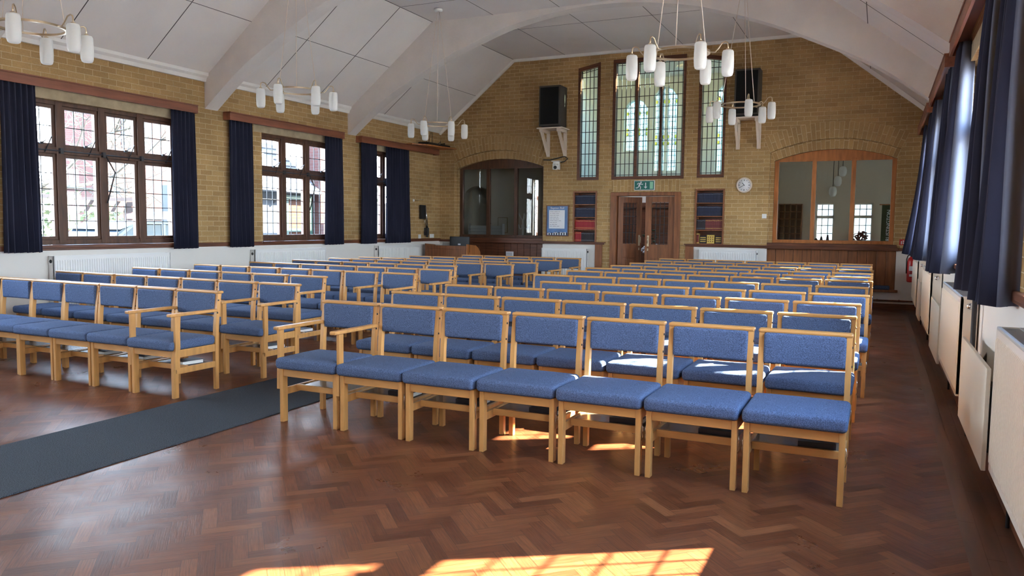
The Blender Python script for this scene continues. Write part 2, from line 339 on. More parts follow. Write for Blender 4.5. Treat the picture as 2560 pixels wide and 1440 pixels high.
    def lathe2(s, c, r, sx, sy, sz, n):
        vs = []; m = max(5, n//2)
        for i in range(m+1):
            th = pi*i/m
            for t in range(n):
                vs.append((c[0]+r*sx*math.sin(th)*math.cos(2*pi*t/n), c[1]+r*sy*math.sin(th)*math.sin(2*pi*t/n), c[2]+r*sz*math.cos(th)))
        return s.add(vs, [(i*n+t, (i+1)*n+t, (i+1)*n+(t+1) % n, i*n+(t+1) % n) for i in range(m) for t in range(n)], True)
    def xf(s, mtx, frm=0):
        for i in range(frm, len(s.v)): s.v[i] = (mtx @ Vector(s.v[i]))[:]
        return s
    def mesh(s, name, boxuv=True):
        me = bpy.data.meshes.new(name); me.from_pydata(s.v, [], s.f); me.update()
        bm = bmesh.new(); bm.from_mesh(me); bmesh.ops.recalc_face_normals(bm, faces=bm.faces[:]); bm.to_mesh(me); bm.free()
        me.polygons.foreach_set('use_smooth', s.sm); 
        if boxuv: box_uv(me)
        me.update(); return me

def box_uv(me):
    u = me.uv_layers.new(name='UVMap') if not me.uv_layers else me.uv_layers[0]
    for p in me.polygons:
        n = p.normal; a = max(range(3), key=lambda i: abs(n[i]))
        for li in p.loop_indices:
            c = me.vertices[me.loops[li].vertex_index].co
            u.data[li].uv = ((c.y, c.z) if a == 0 else (c.x, c.z) if a == 1 else (c.x, c.y))

def obj(name, g, m, parent=None):
    me = g if isinstance(g, bpy.types.Mesh) else g.mesh(name)
    o = bpy.data.objects.new(name, me); COL.objects.link(o)
    if m is not None:
        me.materials.clear(); me.materials.append(M[m] if isinstance(m, str) else m)
    if parent is not None: o.parent = parent
    return o
def tag(o, label, cat, group=None, kind=None):
    o['label'] = label; o['category'] = cat
    if group: o['group'] = group
    if kind: o['kind'] = kind
    return o
def thing(name, label, cat, loc=(0, 0, 0), rz=0.0, group=None):
    o = bpy.data.objects.new(name, None); COL.objects.link(o); o.location = loc; o.rotation_euler = (0, 0, rz); o.empty_display_size = .1
    return tag(o, label, cat, group)
def struct(name, g, m, parent=None):
    o = obj(name, g, m, parent)
    if parent is None: o['kind'] = 'structure'
    return o
def dup(root, loc, rz=0.0, label=None, group=None, sx=None):
    r = root.copy(); COL.objects.link(r); r.location = loc; r.rotation_euler = (0, 0, rz)
    if sx: r.scale = (sx, 1, 1)
    if label: r['label'] = label
    if group: r['group'] = group
    for ch in list(root.children):
        c = ch.copy(); COL.objects.link(c); c.parent = r
        for g in ch.children:
            d = g.copy(); COL.objects.link(d); d.parent = c
    return r
def text_mesh(name, s, size, depth=0.002, align='CENTER', font_scale=1.0):
    cu = bpy.data.curves.new(name, 'FONT'); cu.body = s; cu.size = size; cu.extrude = depth/2; cu.align_x = align; cu.align_y = 'CENTER'
    t = bpy.data.objects.new(name, cu); COL.objects.link(t); bpy.context.view_layer.update()
    me = bpy.data.meshes.new_from_object(t.evaluated_get(bpy.context.evaluated_depsgraph_get())); bpy.data.objects.remove(t); return me
def plate(name, outer, holes, axis, d0, d1):
    """flat wall with openings: 2-D outline and holes filled as a curve, given thickness d0..d1 along an axis"""
    cu = bpy.data.curves.new(name, 'CURVE'); cu.dimensions = '2D'; cu.fill_mode = 'BOTH'; cu.extrude = abs(d1-d0)/2
    for pts in [outer]+holes:
        sp = cu.splines.new('POLY'); sp.points.add(len(pts)-1); sp.use_cyclic_u = True
        for q, (a, b) in zip(sp.points, pts): q.co = (a, b, 0, 1)
    t = bpy.data.objects.new(name, cu); COL.objects.link(t); bpy.context.view_layer.update()
    me = bpy.data.meshes.new_from_object(t.evaluated_get(bpy.context.evaluated_depsgraph_get())); bpy.data.objects.remove(t)
    mid = (d0+d1)/2
    for v in me.vertices:
        a, b, c = v.co
        v.co = (mid+c, a, b) if axis == 'x' else (a, mid+c, b) if axis == 'y' else (a, b, mid+c)
    bm = bmesh.new(); bm.from_mesh(me); bmesh.ops.remove_doubles(bm, verts=bm.verts[:], dist=1e-5); bmesh.ops.recalc_face_normals(bm, faces=bm.faces[:]); bm.to_mesh(me); bm.free()
    for p in me.polygons: p.use_smooth = False
    me.update(); box_uv(me); return me
def rect(a0, a1, b0, b1): return [(a0, b0), (a1, b0), (a1, b1), (a0, b1)]

# ================================================================== THE SETTING
XL, XR, YB, YF = -9.04, 0.64, 15.3, -2.4        # left, right, back and front wall faces
XC = (XL+XR)/2
EAVE, BRK, TOP = 3.50, 4.93, 4.95
BX = 1.82                                        # run of the steep ceiling
Z0, Z1, ZT = 1.13, 2.85, 2.255                   # side window sill, head and transom heights
# side windows: (y0, y1, mullion ys)
WL = [(5.75, 8.08, (6.325, 6.90, 7.475)), (9.70, 11.49, (10.27, 10.87)), (12.54, 13.84, (13.19,)), (2.35, 4.68, (2.93, 3.51, 4.09)), (-1.1, 1.22, (-.52, .06, .64))]
WR = [(2.55, 4.37, (3.15, 3.75)), (5.75, 8.08, (6.325, 6.90, 7.475)), (9.70, 11.49, (10.27, 10.87)), (12.54, 13.84, (13.19,)), (-1.1, 1.22, (-.52, .06, .64))]

# floor: a bed, the parquet blocks, a plain border by the right wall
def herringbone():
    vs, fs, tone, uvs = [], [], [], []
    c = math.sqrt(.5); X0, X1, Y0, Y1 = XL-.1, 0.40, YF-.1, YB+.02
    rot = lambda u, v: ((u-v)*c, (u+v)*c)
    n = 108
    def blk(u, v, along):
        q = [(u, v), (u+BL, v), (u+BL, v+BW), (u, v+BW)] if along else [(u, v), (u, v+BL), (u-BW, v+BL), (u-BW, v)]
        p = [rot(*t) for t in q]; p = [(XC+a, 6.5+b) for a, b in p]
        if max(t[0] for t in p) < X0 or min(t[0] for t in p) > X1 or max(t[1] for t in p) < Y0 or min(t[1] for t in p) > Y1: return
        poly = [(a[0], a[1], *b_) for a, b_ in zip(p, [(0, 0), (BL, 0), (BL, BW), (0, BW)])]
        for ax, lim, sg in ((0, X0, 1), (0, X1, -1), (1, Y0, 1), (1, Y1, -1)):
            o_ = []
            for a_, c_ in zip(poly, poly[1:]+poly[:1]):
                da, dc = (a_[ax]-lim)*sg, (c_[ax]-lim)*sg
                if da >= 0: o_.append(a_)
                if da*dc < 0: o_.append(tuple(a_[i]+(c_[i]-a_[i])*da/(da-dc) for i in range(4)))
            poly = o_
            if not poly: return
        b = len(vs); vs.extend((t[0], t[1], 0.0) for t in poly); fs.append(tuple(range(b, b+len(poly))))
        tone.append(min(1, max(0, random.gauss(.5, .22)))); uvs.extend(t[2:] for t in poly)
    # staircase lattice: block k of a stair at (k,k); stairs repeat every 2*BL across
    r = int(BL/BW)
    for k in range(-n, n):
        for j in range(-40, 41):
            u = k*BW + j*BL; v = k*BW - j*BL
            blk(u, v, True)
            blk(u, v, False)
    me = bpy.data.meshes.new('floor'); me.from_pydata(vs, [], fs)
    at = me.attributes.new('tone', 'FLOAT', 'FACE'); at.data.foreach_set('value', tone)
    uv = me.uv_layers.new(name='UVMap'); uv.data.foreach_set('uv', [t for p in uvs for t in p]); me.update()
    return me
fl = struct('floor', herringbone(), 'parquet')
g = G()
for i in range(4):
    x0 = .40+i*.075; y = YF
    while y < YB:
        L = random.uniform(.5, 1.1); g.box(x0, min(x0+.0745, .66), y, min(y+L-.001, YB), -.02, 0.0); y += L
struct('trim_1', g, mat('parquet border', (0.115, 0.045, 0.023), 0.36, var=0.4, vscale=(12, 1.2, 12), bump=0.0005))
struct('floor_bed', G().box(-11.5, 3, YF-.3, 19.6, -.14, -.004), 'seam')

# side walls
struct('wall_left', plate('wall_left', rect(YF-.2, YB+.45, -.1, 3.56), [rect(a-.0, b+.0, Z0-.03, Z1) for a, b, _ in WL], 'x', XL-.20, XL), 'brick')
struct('wall_right', plate('wall_right', rect(YF-.2, YB+.45, -.1, 3.56), [rect(a, b, Z0-.03, Z1) for a, b, _ in WR], 'x', XR, XR+.20), 'brick')
# front wall behind the camera
prof = [(XL, -.1), (XR, -.1), (XR, EAVE+.05), (XR-BX, TOP+.1), (XL+BX, TOP+.1), (XL, EAVE+.05)]
struct('wall_front', plate('wall_front', prof, [], 'y', YF-.2, YF), 'brick')

# back wall with its leaded windows, arched openings, door and book recesses
def arch(x0, x1, zb, zs, rise, n=18):
    w = (x1-x0)/2; R = (w*w+rise*rise)/(2*rise); cx = (x0+x1)/2; cz = zs+rise-R; a = math.asin(w/R)
    return [(x0, zb), (x1, zb)]+[(cx+R*math.sin(a*(1-2*i/n)), cz+R*math.cos(a*(1-2*i/n))) for i in range(n+1)]
RX0, RX1, LX0, LX1 = -1.92, 0.27, -8.66, -6.50
ARC_R = arch(RX0, RX1, .30, 2.82, .225); ARC_L = arch(LX0, LX1, .30, 2.82, .225)
CW = [(-5.755, -5.272, 2.36, 4.64, 4.735), (-5.005, -3.525, 2.36, 4.755, 4.755), (-3.275, -2.755, 2.37, 4.735, 4.64)]
holes = [ARC_R, ARC_L]+[[(a, z0), (b, z0), (b, zb), (a, za)] for a, b, z0, za, zb in CW]
holes += [rect(-5.0, -3.565, -.05, 2.105), rect(-5.815, -5.298, 1.07, 2.135), rect(-3.285, -2.725, 1.075, 2.157)]
struct('wall_back', plate('wall_back', [(XL-.05, -.1), (XR+.05, -.1), (XR+.05, EAVE+.05), (XR-BX, TOP+.12), (XL+BX, TOP+.12), (XL-.05, EAVE+.05)], holes, 'y', YB, YB+.28), 'brick')

# voussoir arches and soldier courses laid over the openings, a hair proud of the wall
def voussoirs(name, x0, x1, zs, rise, h, y0, y1):
    w = (x1-x0)/2; R = (w*w+rise*rise)/(2*rise); cx = (x0+x1)/2; cz = zs+rise-R; a = math.asin(w/R)
    g = G(); n = 36; uvl = []
    for i in range(n):
        t0, t1 = a*(1-2*i/n), a*(1-2*(i+1)/n)
        P = lambda t, r: (cx+r*math.sin(t), cz+r*math.cos(t))
        q = [P(t0, R), P(t1, R), P(t1, R+h), P(t0, R+h)]
        b = len(g.v); g.v += [(p[0], y0, p[1]) for p in q]; g.f.append((b, b+1, b+2, b+3)); g.sm.append(False); uvl += [(0, t0*R), (0, t1*R), (h*.75, t1*R), (h*.75, t0*R)]
        b = len(g.v); g.v += [(q[0][0], y0, q[0][1]), (q[0][0], y1, q[0][1]), (q[1][0], y1, q[1][1]), (q[1][0], y0, q[1][1])]; g.f.append((b, b+1, b+2, b+3)); g.sm.append(False)
        uvl += [(0, t0*R), (.22, t0*R), (.22, t1*R), (0, t1*R)]
    me = bpy.data.meshes.new(name); me.from_pydata(g.v, [], g.f); u = me.uv_layers.new(name='UVMap'); u.data.foreach_set('uv', [c for p in uvl for c in p]); me.update()
    return me
struct('trim_2', voussoirs('trim_2', RX0, RX1, 2.817, .225, .30, YB-.003, YB+.26), 'brickonly')
struct('trim_3', voussoirs('trim_3', LX0, LX1, 2.817, .225, .30, YB-.003, YB+.26), 'brickonly')
def soldier(x0, x1, z0, z1, y):
    me = bpy.data.meshes.new('s'); me.from_pydata([(x0, y, z0), (x1, y, z0), (x1, y, z1), (x0, y, z1)], [], [(0, 1, 2, 3)])
    u = me.uv_layers.new(name='UVMap'); u.data.foreach_set('uv', [0, x0, 0, x1, z1-z0, x1, z1-z0, x0]); me.update(); return me
g = G(); g.box(-5.165, -4.99, YB-.003, YB+.01, .0, 1.06); g.box(-3.575, -3.45, YB-.003, YB+.01, .0, 1.06); struct('trim_23', g, 'brickonly')
struct('trim_4', soldier(-4.99, -3.58, 2.115, 2.35, YB-.003), 'brickonly')

# ceiling: flat middle, steep sides, its board joints
g = G()
for p, q in (((XL-.1, EAVE-.08), (XL+BX, BRK)), ((XL+BX, BRK), (XR-BX, BRK)), ((XR-BX, BRK), (XR+.1, EAVE-.08))):
    g.prism([p, q, (q[0], q[1]+.04), (p[0], p[1]+.04)], 'y', YF-.2, YB+.3)
struct('ceiling', g, 'plaster')
sl = math.atan2(BRK-EAVE, BX)
g = G()
def seam(p, q, w=.012): g.bar(p, q, w, .004, up=(0, 0, 1))
def cl(x): return BRK-.001 if XL+BX <= x <= XR-BX else EAVE+(BRK-EAVE)*((x-XL)/BX if x < XC else (XR-x)/BX)-.002
for y0, y1 in ((8.79, 11.95), (12.2, 15.25), (5.4, 8.55), (1.9, 5.15), (-2.3, 1.7)):
    for x in (-8.12, -.28): seam((x, y0, cl(x)), (x, y1, cl(x)), .011)
    for x in (-7.22, -6.04, -4.84, -3.60, -2.39, -1.18): seam((x, y0, cl(x)), (x, y1, cl(x)), .012 if x in (-7.22, -1.18) else .007)
    ys = {8.79: (9.72, 10.94), 12.2: (13.0,), 5.4: (7.5, 6.28), 1.9: (3.9,), -2.3: (0,)}[y0]
    for y in ys:
        seam((-9.02, y, cl(-9.02)), (-7.22, y, cl(-7.22)), .010); seam((-1.18, y, cl(-1.18)), (.62, y, cl(.62)), .010)
        seam((-7.2, y+.0, cl(-6)), (-1.2, y, cl(-6)), .005)
struct('trim_5', g, 'seam')

# cornice mouldings
g = G()
for y0, y1 in ((YF, 8.545), (8.785, 11.945), (12.185, YB)):
    for sx, x in ((1, XL),):
        g.prism([(x, 3.45), (x+sx*.035, 3.45), (x+sx*.05, 3.50), (x+sx*.085, 3.53), (x+sx*.10, 3.62), (x, 3.54)], 'y', y0, y1)
for (xa, za), (xb, zb) in (((XL, EAVE-.04), (XL+BX, BRK)), ((XL+BX, BRK), (XR-BX, BRK)), ((XR-BX, BRK), (XR, EAVE-.04))):
    g.bar((xa, YB-.02, za-.02), (xb, YB-.02, zb-.02), .045, .07)
struct('trim_6', g, 'white')

# two painted concrete arched ribs
def intr(x):      # underside of the rib
    t = abs(x-XC)/4.84
    pts = [(0, 4.90), (.12, 4.875), (.23, 4.80), (.35, 4.69), (.41, 4.575), (.53, 4.39), (.635, 4.15), (.78, 3.81), (.88, 3.52), (1.0, 3.065)]
    for (a, za), (b, zb) in zip(pts, pts[1:]):
        if t <= b+1e-6:
            return za+(zb-za)*(t-a)/(b-a)
    return 3.065
def smooth_intr(x): return sum(intr(min(max(x+d, XL), XR)) for d in (-.25, -.12, 0, .12, .25))/5 if abs(x-XC) < 4.5 else intr(x)
for k, y0 in enumerate((8.545, 11.945, 5.15, 1.75)):
    g = G(); xs = [XL+.0+(XR-XL)*i/72 for i in range(73)]
    g.strip([(x, smooth_intr(x)) for x in xs], [(x, cl(x)+.03) for x in xs], 'y', y0, y0+.24)
    struct('trim_%d' % (7+k), g, 'rib')

# dado rails, sills, skirting, lintels
g = G()
g.box(XL, XL+.03, YF, YB, 1.045, 1.105, .006); g.box(XR-.03, XR, YF, YB, 1.045, 1.105, .006)
for a, b in ((XL, LX0+.0), (LX1, -5.125), (-3.45, RX0), (RX1, XR)): g.box(a, b, YB-.035, YB, 1.035, 1.085, .006)
for a, b in ((LX1-.02, -5.095), (-3.47, RX0)): g.box(a, b, YB-.06, YB-.0, 1.068, 1.088, .004)
struct('trim_11', g, 'darkwood')
g = G()
g.box(XL, XR, YB-.02, YB, 0, .10); g.box(XL, XL+.02, YF, YB, 0, .10); g.box(XR-.02, XR, YF, YB, 0, .10)
struct('baseboard_back', g, 'darkwood')
g = G()
for a, b, _ in WL: g.box(XL-.001, XL+.003, a-.18, b+.18, Z1, 2.99)
for a, b, _ in WR: g.box(XR-.003, XR+.001, a-.18, b+.18, Z1, 2.99)
struct('trim_12', g, 'concrete')

# side windows -----------------------------------------------------
def side_window(num, y0, y1, mul, side):
    sx = 1 if side == 'L' else -1          # towards the room
    xp = XL-.11 if side == 'L' else XR+.11 # pane plane
    def bx(g, xa, xb, *r, bev=.004): g.box(xp+sx*xa, xp+sx*xb, *r, bev)
    g = G()
    bx(g, -.04, .045, y0, y0+.05, Z0, Z1); bx(g, -.04, .045, y1-.05, y1, Z0, Z1); bx(g, -.038, .043, y0+.01, y1-.01, Z1-.05, Z1-.001); bx(g, -.038, .043, y0+.01, y1-.01, Z0-.02, Z0+.04)
    for m in mul: bx(g, -.04, .05, m-.045, m+.045, Z0, Z1)
    bx(g, -.036, .047, y0+.01, y1-.01, ZT-.04, ZT+.04)
    w = struct('window_%d' % num, g, 'frame')
    ed = [y0+.05]+[t for m in mul for t in (m-.045, m+.045)]+[y1-.05]
    lights = list(zip(ed[::2], ed[1::2]))
    gl, gc, gp = G(), G(), G()
    for a, b in lights:
        for za, zb, rows in ((ZT+.04, Z1-.05, 2), (Z0+.04, ZT-.04, 5)):
            s = .042
            for r in ((a, a+s, za, zb), (b-s, b, za, zb)): gc.box(xp-.028, xp+.028, *r, .003)
            for r in ((a+s-.002, b-s+.002, za+.001, za+s), (a+s-.002, b-s+.002, zb-s, zb-.001)): gc.box(xp-.0265, xp+.0265, *r, .003)
            a2, b2, c2, d2 = a+s, b-s, za+s, zb-s
            gp.box(xp-.002, xp+.002, a2, b2, c2, d2)
            for i in (1, 2): t = a2+(b2-a2)*i/3; gl.box(xp-.006, xp+.006, t-.0045, t+.0045, c2, d2)
            for i in range(1, rows): t = c2+(d2-c2)*i/rows; gl.box(xp-.006, xp+.006, a2, b2, t-.0045, t+.0045)
    obj('casement', gc, 'frame', w); obj('pane', gp, 'pane', w); obj('glazing_bar', gl, 'lead', w)
    g = G(); bx(g, .045, .045+.11, y0-.03, y1+.03, Z0-.06, Z0-.02, bev=.006); obj('window_sill', g, 'darkwood', w)
    for a, b in lights:      # scissor stay of each top light
        g = G(); xb = xp+sx*.05; yb = b-.09
        g.tube([(xb, yb-.10, ZT+.075), (xb+sx*.05, yb, ZT+.16), (xb, yb-.06, ZT-.03)], .007, 6); g.box(xb-.012, xb+.012, yb-.12, yb-.08, ZT+.06, ZT+.09)
        obj('window_stay', g, 'iron' if side == 'L' else 'steel', w)
    g = G(); xb = xp+sx*.075
    g.tube([(xb, y0+.03, ZT-.005), (xb, y1-.03, ZT-.005)], .008, 6)
    for m in mul: g.box(xb-.03, xb+.012, m-.02, m+.02, ZT-.035, ZT+.03)
    obj('opener_rod', g, 'iron', w)
    if len(mul) > 1:
        m = mul[len(mul)//2]; g = G(); g.tube([(xb, m+.02, ZT), (xb+sx*.03, m+.13, ZT-.22), (xb, m+.03, ZT-.62)], .009, 6)
        obj('opener_arm', g, 'iron', w)
    portal(xp-sx*.13, (y0+y1)/2, (Z0+Z1)/2, y1-y0, Z1-Z0, (sx, 0, 0))
    return w
n = 1
for a, b, m_ in WL: side_window(n, a, b, m_, 'L'); n += 1
for a, b, m_ in WR: side_window(n, a, b, m_, 'R'); n += 1

# leaded windows high in the back wall -----------------------------
def lead_window(num, x0, x1, z0, za, zb, lights, cols, flip=1):
    y = YB+.06; W = .055
    zt = lambda x: za+(zb-za)*(x-x0)/(x1-x0)
    g = G(); w_ = x1-x0
    g.box(x0, x0+W, y-.05, y+.05, z0, za-.0, .0); g.box(x1-W, x1, y-.05, y+.05, z0, zb, .0); g.box(x0+.01, x1-.01, y-.047, y+.047, z0+.001, z0+W+.01, .0)
    g.prism([(x0, za-W-.02), (x1, zb-W-.02), (x1, zb), (x0, za)], 'y', y-.0535, y+.0535)
    mull = [x0+w_*i/lights for i in range(1, lights)]
    for m in mull: g.box(m-.025, m+.025, y-.045, y+.045, z0+W, zt(m)-W)
    w = struct('window_%d' % num, g, 'darkwood')
    gp = G(); gp.prism([(x0+W, z0+W), (x1-W, z0+W), (x1-W, zb-W), (x0+W, za-W)], 'y', y-.003, y+.003); obj('pane', gp, 'greenpane', w)
    gl = G(); ed = [x0+W]+[t for m in mull for t in (m-.025, m+.025)]+[x1-W]
    for a, b in zip(ed[::2], ed[1::2]):
        xs = [a+.022]+[a+.022+(b-a-.044)*i/cols for i in range(1, cols)]+[b-.022]
        for x in xs: gl.box(x-.0055, x+.0055, y-.008, y+.008, z0+W, zt(x)-W-.01)
        z = z0+W+.04; k = 0
        while z < zt((a+b)/2)-W: gl.box(a, b, y-.008, y+.008, z-.006, z+.006); z += .222; k += 1
        gl.bar((a, y, zt(a)-W-.06), (b, y, zt(b)-W-.06), .016, .010)
    obj('leading', gl, 'lead', w)
    return w
for (a, b, z0, za, zb), li, co in zip(CW, (1, 3, 1), (4, 4, 4)): lead_window(n, a, b, z0, za, zb, li, co); n += 1

# arched screens in the two recesses --------------------------------
def arch_screen(num, x0, x1, wood):
    y = YB+.24; zs, zb = 2.70, 1.14; rise = .165
    ar = arch(x0, x1, zs-.035, zs, rise)
    W = .075; g = G()
    g.box(x0, x0+W, y-.04, y+.04, zb, zs, .005); g.box(x1-W, x1, y-.04, y+.04, zb, zs, .005); g.box(x0, x1, y-.045, y+.045, zb, zb+.06, .005)
    g.prism(ar, 'y', y-.035, y+.035)
    t = (x1-x0)/3; ms = [x0+t+.01, x0+2*t-.01]
    for m in ms: g.box(m-.038, m+.038, y-.04, y+.04, zb, zs, .005)
    w = struct('window_%d' % num, g, wood)
    gb = G(); gb.box(x0+W-.004, x1-W+.004, y-.05, y-.036, zs-.05, zs-.03); gb.box(x0-.0, x1, y-.055, y-.03, zb-.0, zb+.03, .004); obj('bead', gb, wood, w)
    gp = G(); ed = [x0+W]+[q for m in ms for q in (m-.038, m+.038)]+[x1-W]
    for a, b in zip(ed[::2], ed[1::2]): gp.box(a, b, y-.003, y+.003, zb+.06, zs-.03)
    obj('pane', gp, 'pane', w); return w
w_r = arch_screen(n, -1.85, .215, 'orangewood'); n += 1
w_l = arch_screen(n, LX0+.03, LX1-.03, 'frame'); n += 1
for k_, (nm, arc, x0, x1, s0, s1) in enumerate((('trim_19', ARC_R, RX0, RX1, -1.85, .215), ('trim_20', ARC_L, LX0, LX1, LX0+.03, LX1-.03))):
    sc = arch(s0, s1, 1.10, 2.665, .195)
    struct(nm, plate(nm, [(x0, 1.10), (x1, 1.10)]+arc[2:], [sc], 'y', YB+.10, YB+.27), 'brickonly')
    struct('trim_%d' % (21+k_), voussoirs('v', s0-.0, s1+.0, 2.665, .195, .175, YB+.097, YB+.20), 'brickonly')
# filler above / beside screens, sills, wood panelling below
for nm, x0, x1, wood in (('R', RX0, RX1, 'panelwood'), ('L', LX0, LX1, 'darkwood')):
    g = G(); g.box(x0, x1, YB-.03, YB+.30, 1.085, 1.14, .006); g.box(x0-.03, x1+.03, YB-.045, YB+.02, 1.03, 1.09, .006); struct('trim_%d' % (13 if nm == 'R' else 14), g, 'darkwood')
    g = G(); w_ = (x1-x0)/14
    for i in range(14): g.box(x0+i*w_+.003, x0+(i+1)*w_-.003, YB+.05, YB+.075, .33, 1.03, .004)
    g.box(x0, x1, YB+.072, YB+.29, .30, 1.03)
    struct('wall_back_panel' if nm == 'R' else 'wall_back_panel_left', g, wood)
    g = G(); g.box(x0-.0, x1+.05, YB-.06, YB+.06, .30, .345, .006); struct('trim_%d' % (15 if nm == 'R' else 16), g, 'panelwood')
# wood posts flanking the door niches
g = G(); g.box(-5.315, -5.165, YB-.03, YB, .0, 1.035, .004); g.box(-3.45, -3.29, YB-.03, YB, 0, 1.035, .004); struct('trim_17', g, 'panelwood')
# ================================================================== BACK ROOMS seen through the glass
def room(tagn, x0, x1, y0, y1, z1, m, wins=(), added_win=()):
    """shell behind the back wall: far wall with openings, two sides, ceiling"""
    struct('wall_%s_far' % tagn, plate('w', rect(x0-.1, x1+.1, -.1, z1+.1), list(wins), 'y', y1, y1+.22), m)
    struct('wall_%s_side' % tagn, plate('w', rect(YB+.27, y1+.1, -.1, z1+.1), [], 'x', x0-.1, x0), m)
    struct('wall_%s_end' % tagn, plate('w', rect(YB+.27, y1+.1, -.1, z1+.1), [rect(*w) for w in added_win], 'x', x1, x1+.1), m)
    if tagn == 'left': struct('wall_left_front', G().box(x0-.1, XL-.0, YB+.20, YB+.30, -.1, z1+.1), m)
    if tagn == 'right': struct('wall_right_front', G().box(XR, x1+.1, YB+.20, YB+.30, -.1, z1+.1), m)
    g = G()
    if tagn == 'lobby': g.box(x0-.2, x1+.2, YB+.60, y1+.2, z1, z1+.08); g.box(x0-.2, x0+.3, YB+.27, YB+.60, z1, z1+.08); g.box(x1-.3, x1+.2, YB+.27, YB+.60, z1, z1+.08)   # unseen ceiling gap by the gable, added to brighten the lobby
    else: g.box(x0-.2, x1+.2, YB+.27, y1+.2, z1, z1+.08)
    struct('ceiling_%s' % tagn, g, 'plaster')
    if tagn == 'lobby': portal((x0+x1)/2, YB+.44, z1+.1, x1-x0-.6, .33, (0, 0, -1))  # sky portal over the added ceiling gap
# middle: tall stair lobby with stained windows
def pt_arch(a, b, z0, z1): 
    w = (b-a)/2; return [(a, z0), (b, z0), (b, z1-w*.8), (b-w*.45, z1-w*.2), ((a+b)/2, z1), (a+w*.45, z1-w*.2), (a, z1-w*.8)]
LW = [(-5.60, -5.03, 3.19, 4.40), (-4.90, -4.34, 2.70, 4.64), (-3.46, -2.92, 2.67, 4.64)]
room('lobby', -6.05, -2.45, YB+.27, 18.0, 4.86, 'wallwhite', [pt_arch(*w) for w in LW])
def stained(num, a, b, z0, z1):
    y = 18.14; g = G(); W = .03
    g.box(a, a+W, y-.03, y+.03, z0, z1-.2); g.box(b-W, b, y-.03, y+.03, z0, z1-.2); g.box(a, b, y-.03, y+.03, z0, z0+W); g.box((a+b)/2-.03, (a+b)/2+.03, y-.04, y+.04, z0, z1)
    w = struct('window_%d' % num, g, 'wallwhite')
    p = pt_arch(a, b, z0, z1); gp = G(); gp.prism(p, 'y', y-.003, y+.003); obj('pane', gp, 'stained', w)
    gl = G(); gq = G()
    for q in range(2):
        xa = a+q*(b-a)/2; xb = xa+(b-a)/2
        for i in range(1, 4): x = xa+(xb-xa)*i/4; gl.box(x-.004, x+.004, y-.008, y+.008, z0, z1-.12)
        z = z0+.12
        while z < z1-.12: gl.box(xa, xb, y-.008, y+.008, z-.004, z+.004); z += .13
        for zc in (z1-.32, z0+(z1-z0)*.42, z0+(z1-z0)*.34):
            for k in range(3):
                xc = xa+(xb-xa)*(k+.5)/3; gl.tube([(xc+.036*math.cos(t*pi/5), y-.01, zc+.05*math.sin(t*pi/5)) for t in range(10)], .004, 5, True)
                if k != 1: gq.lathe2((xc, y-.006, zc), .03, 1, .08, 1.4, 8)
    obj('leading', gl, 'lead', w); obj('coloured_pane', gq, M['yellowglass'], w)
M['yellowglass'] = glass('yellow glass', (0.95, 0.80, 0.25), frost=0.6)
for w in LW: stained(n, *w); n += 1; portal((w[0]+w[1])/2, 18.3, (w[2]+w[3])/2, w[1]-w[0], w[3]-w[2], (0, -1, 0))
# door end of the lobby: dark panelling with white wall over it
g = G()
for i in range(9): g.box(-6.04+i*.4, -6.04+(i+1)*.4-.012, 17.94, 17.99, 0, 1.98, .006)
g.box(-6.05, -2.45, 17.90, 17.99, 1.86, 1.92, .006); g.box(-6.05, -2.45, 17.92, 17.99, .95, 1.02, .006)
struct('wall_lobby_panel', g, 'darkwood')
struct('floor_lobby', G().box(-6.05, -2.45, YB-.0, 18, -.03, .002), 'darkwood')
tag(obj('light_fitting', G().lathe([(.01, 4.859), (.20, 4.859), (.22, 4.83), (.20, 4.80), (.02, 4.79)], (-3.9, 16.9, 0)), 'plast'), 'round flush light on the lobby ceiling beyond the tall leaded window', 'light')

# right room: cream, two obscured windows, pigeonholes, pendants
RW = [(-1.345, -.955, 1.13, 1.99), (-.565, -.165, 1.14, 1.99)]
room('right', -2.22, 1.25, YB+.27, 19.0, 3.55, 'cream', [rect(*w) for w in RW], [(16.3, 17.4, 1.2, 2.2)])
w = struct('window_%d' % n, G().box(1.28, 1.32, 16.3, 17.4, 1.68, 1.72).box(1.28, 1.32, 16.83, 16.87, 1.2, 2.2), 'wallwhite'); n += 1  # unseen end window, added to brighten the right room
obj('pane', G().box(1.298, 1.302, 16.3, 17.4, 1.2, 2.2), 'frost', w); portal(1.4, 16.85, 1.7, 1.1, 1.0, (-1, 0, 0))
for a, b, z0, z1 in RW:
    y = 19.10; g = G()
    for r in ((a, a+.03, z0, z1), (b-.03, b, z0, z1), (a, b, z0, z0+.03), (a, b, z1-.03, z1), (a, b, z0+.52, z0+.58)): g.box(r[0], r[1], y-.03, y+.03, r[2], r[3])
    w = struct('window_%d' % n, g, 'wallwhite'); n += 1
    gp = G(); gp.box(a, b, y-.003, y+.003, z0, z1); obj('pane', gp, 'frost', w)
    gl = G()
    for i in (1, 2): x = a+(b-a)*i/3; gl.box(x-.006, x+.006, y-.01, y+.01, z0, z1)
    for z in (z0+.18, z0+.36, z0+.72): gl.box(a, b, y-.01, y+.01, z-.006, z+.006)
    obj('glazing_bar', gl, 'lead', w); portal((a+b)/2, 19.3, (z0+z1)/2, b-a, z1-z0, (0, -1, 0))
g = G(); g.box(1.25, 1.24, 17, 18.6, .0, .01)
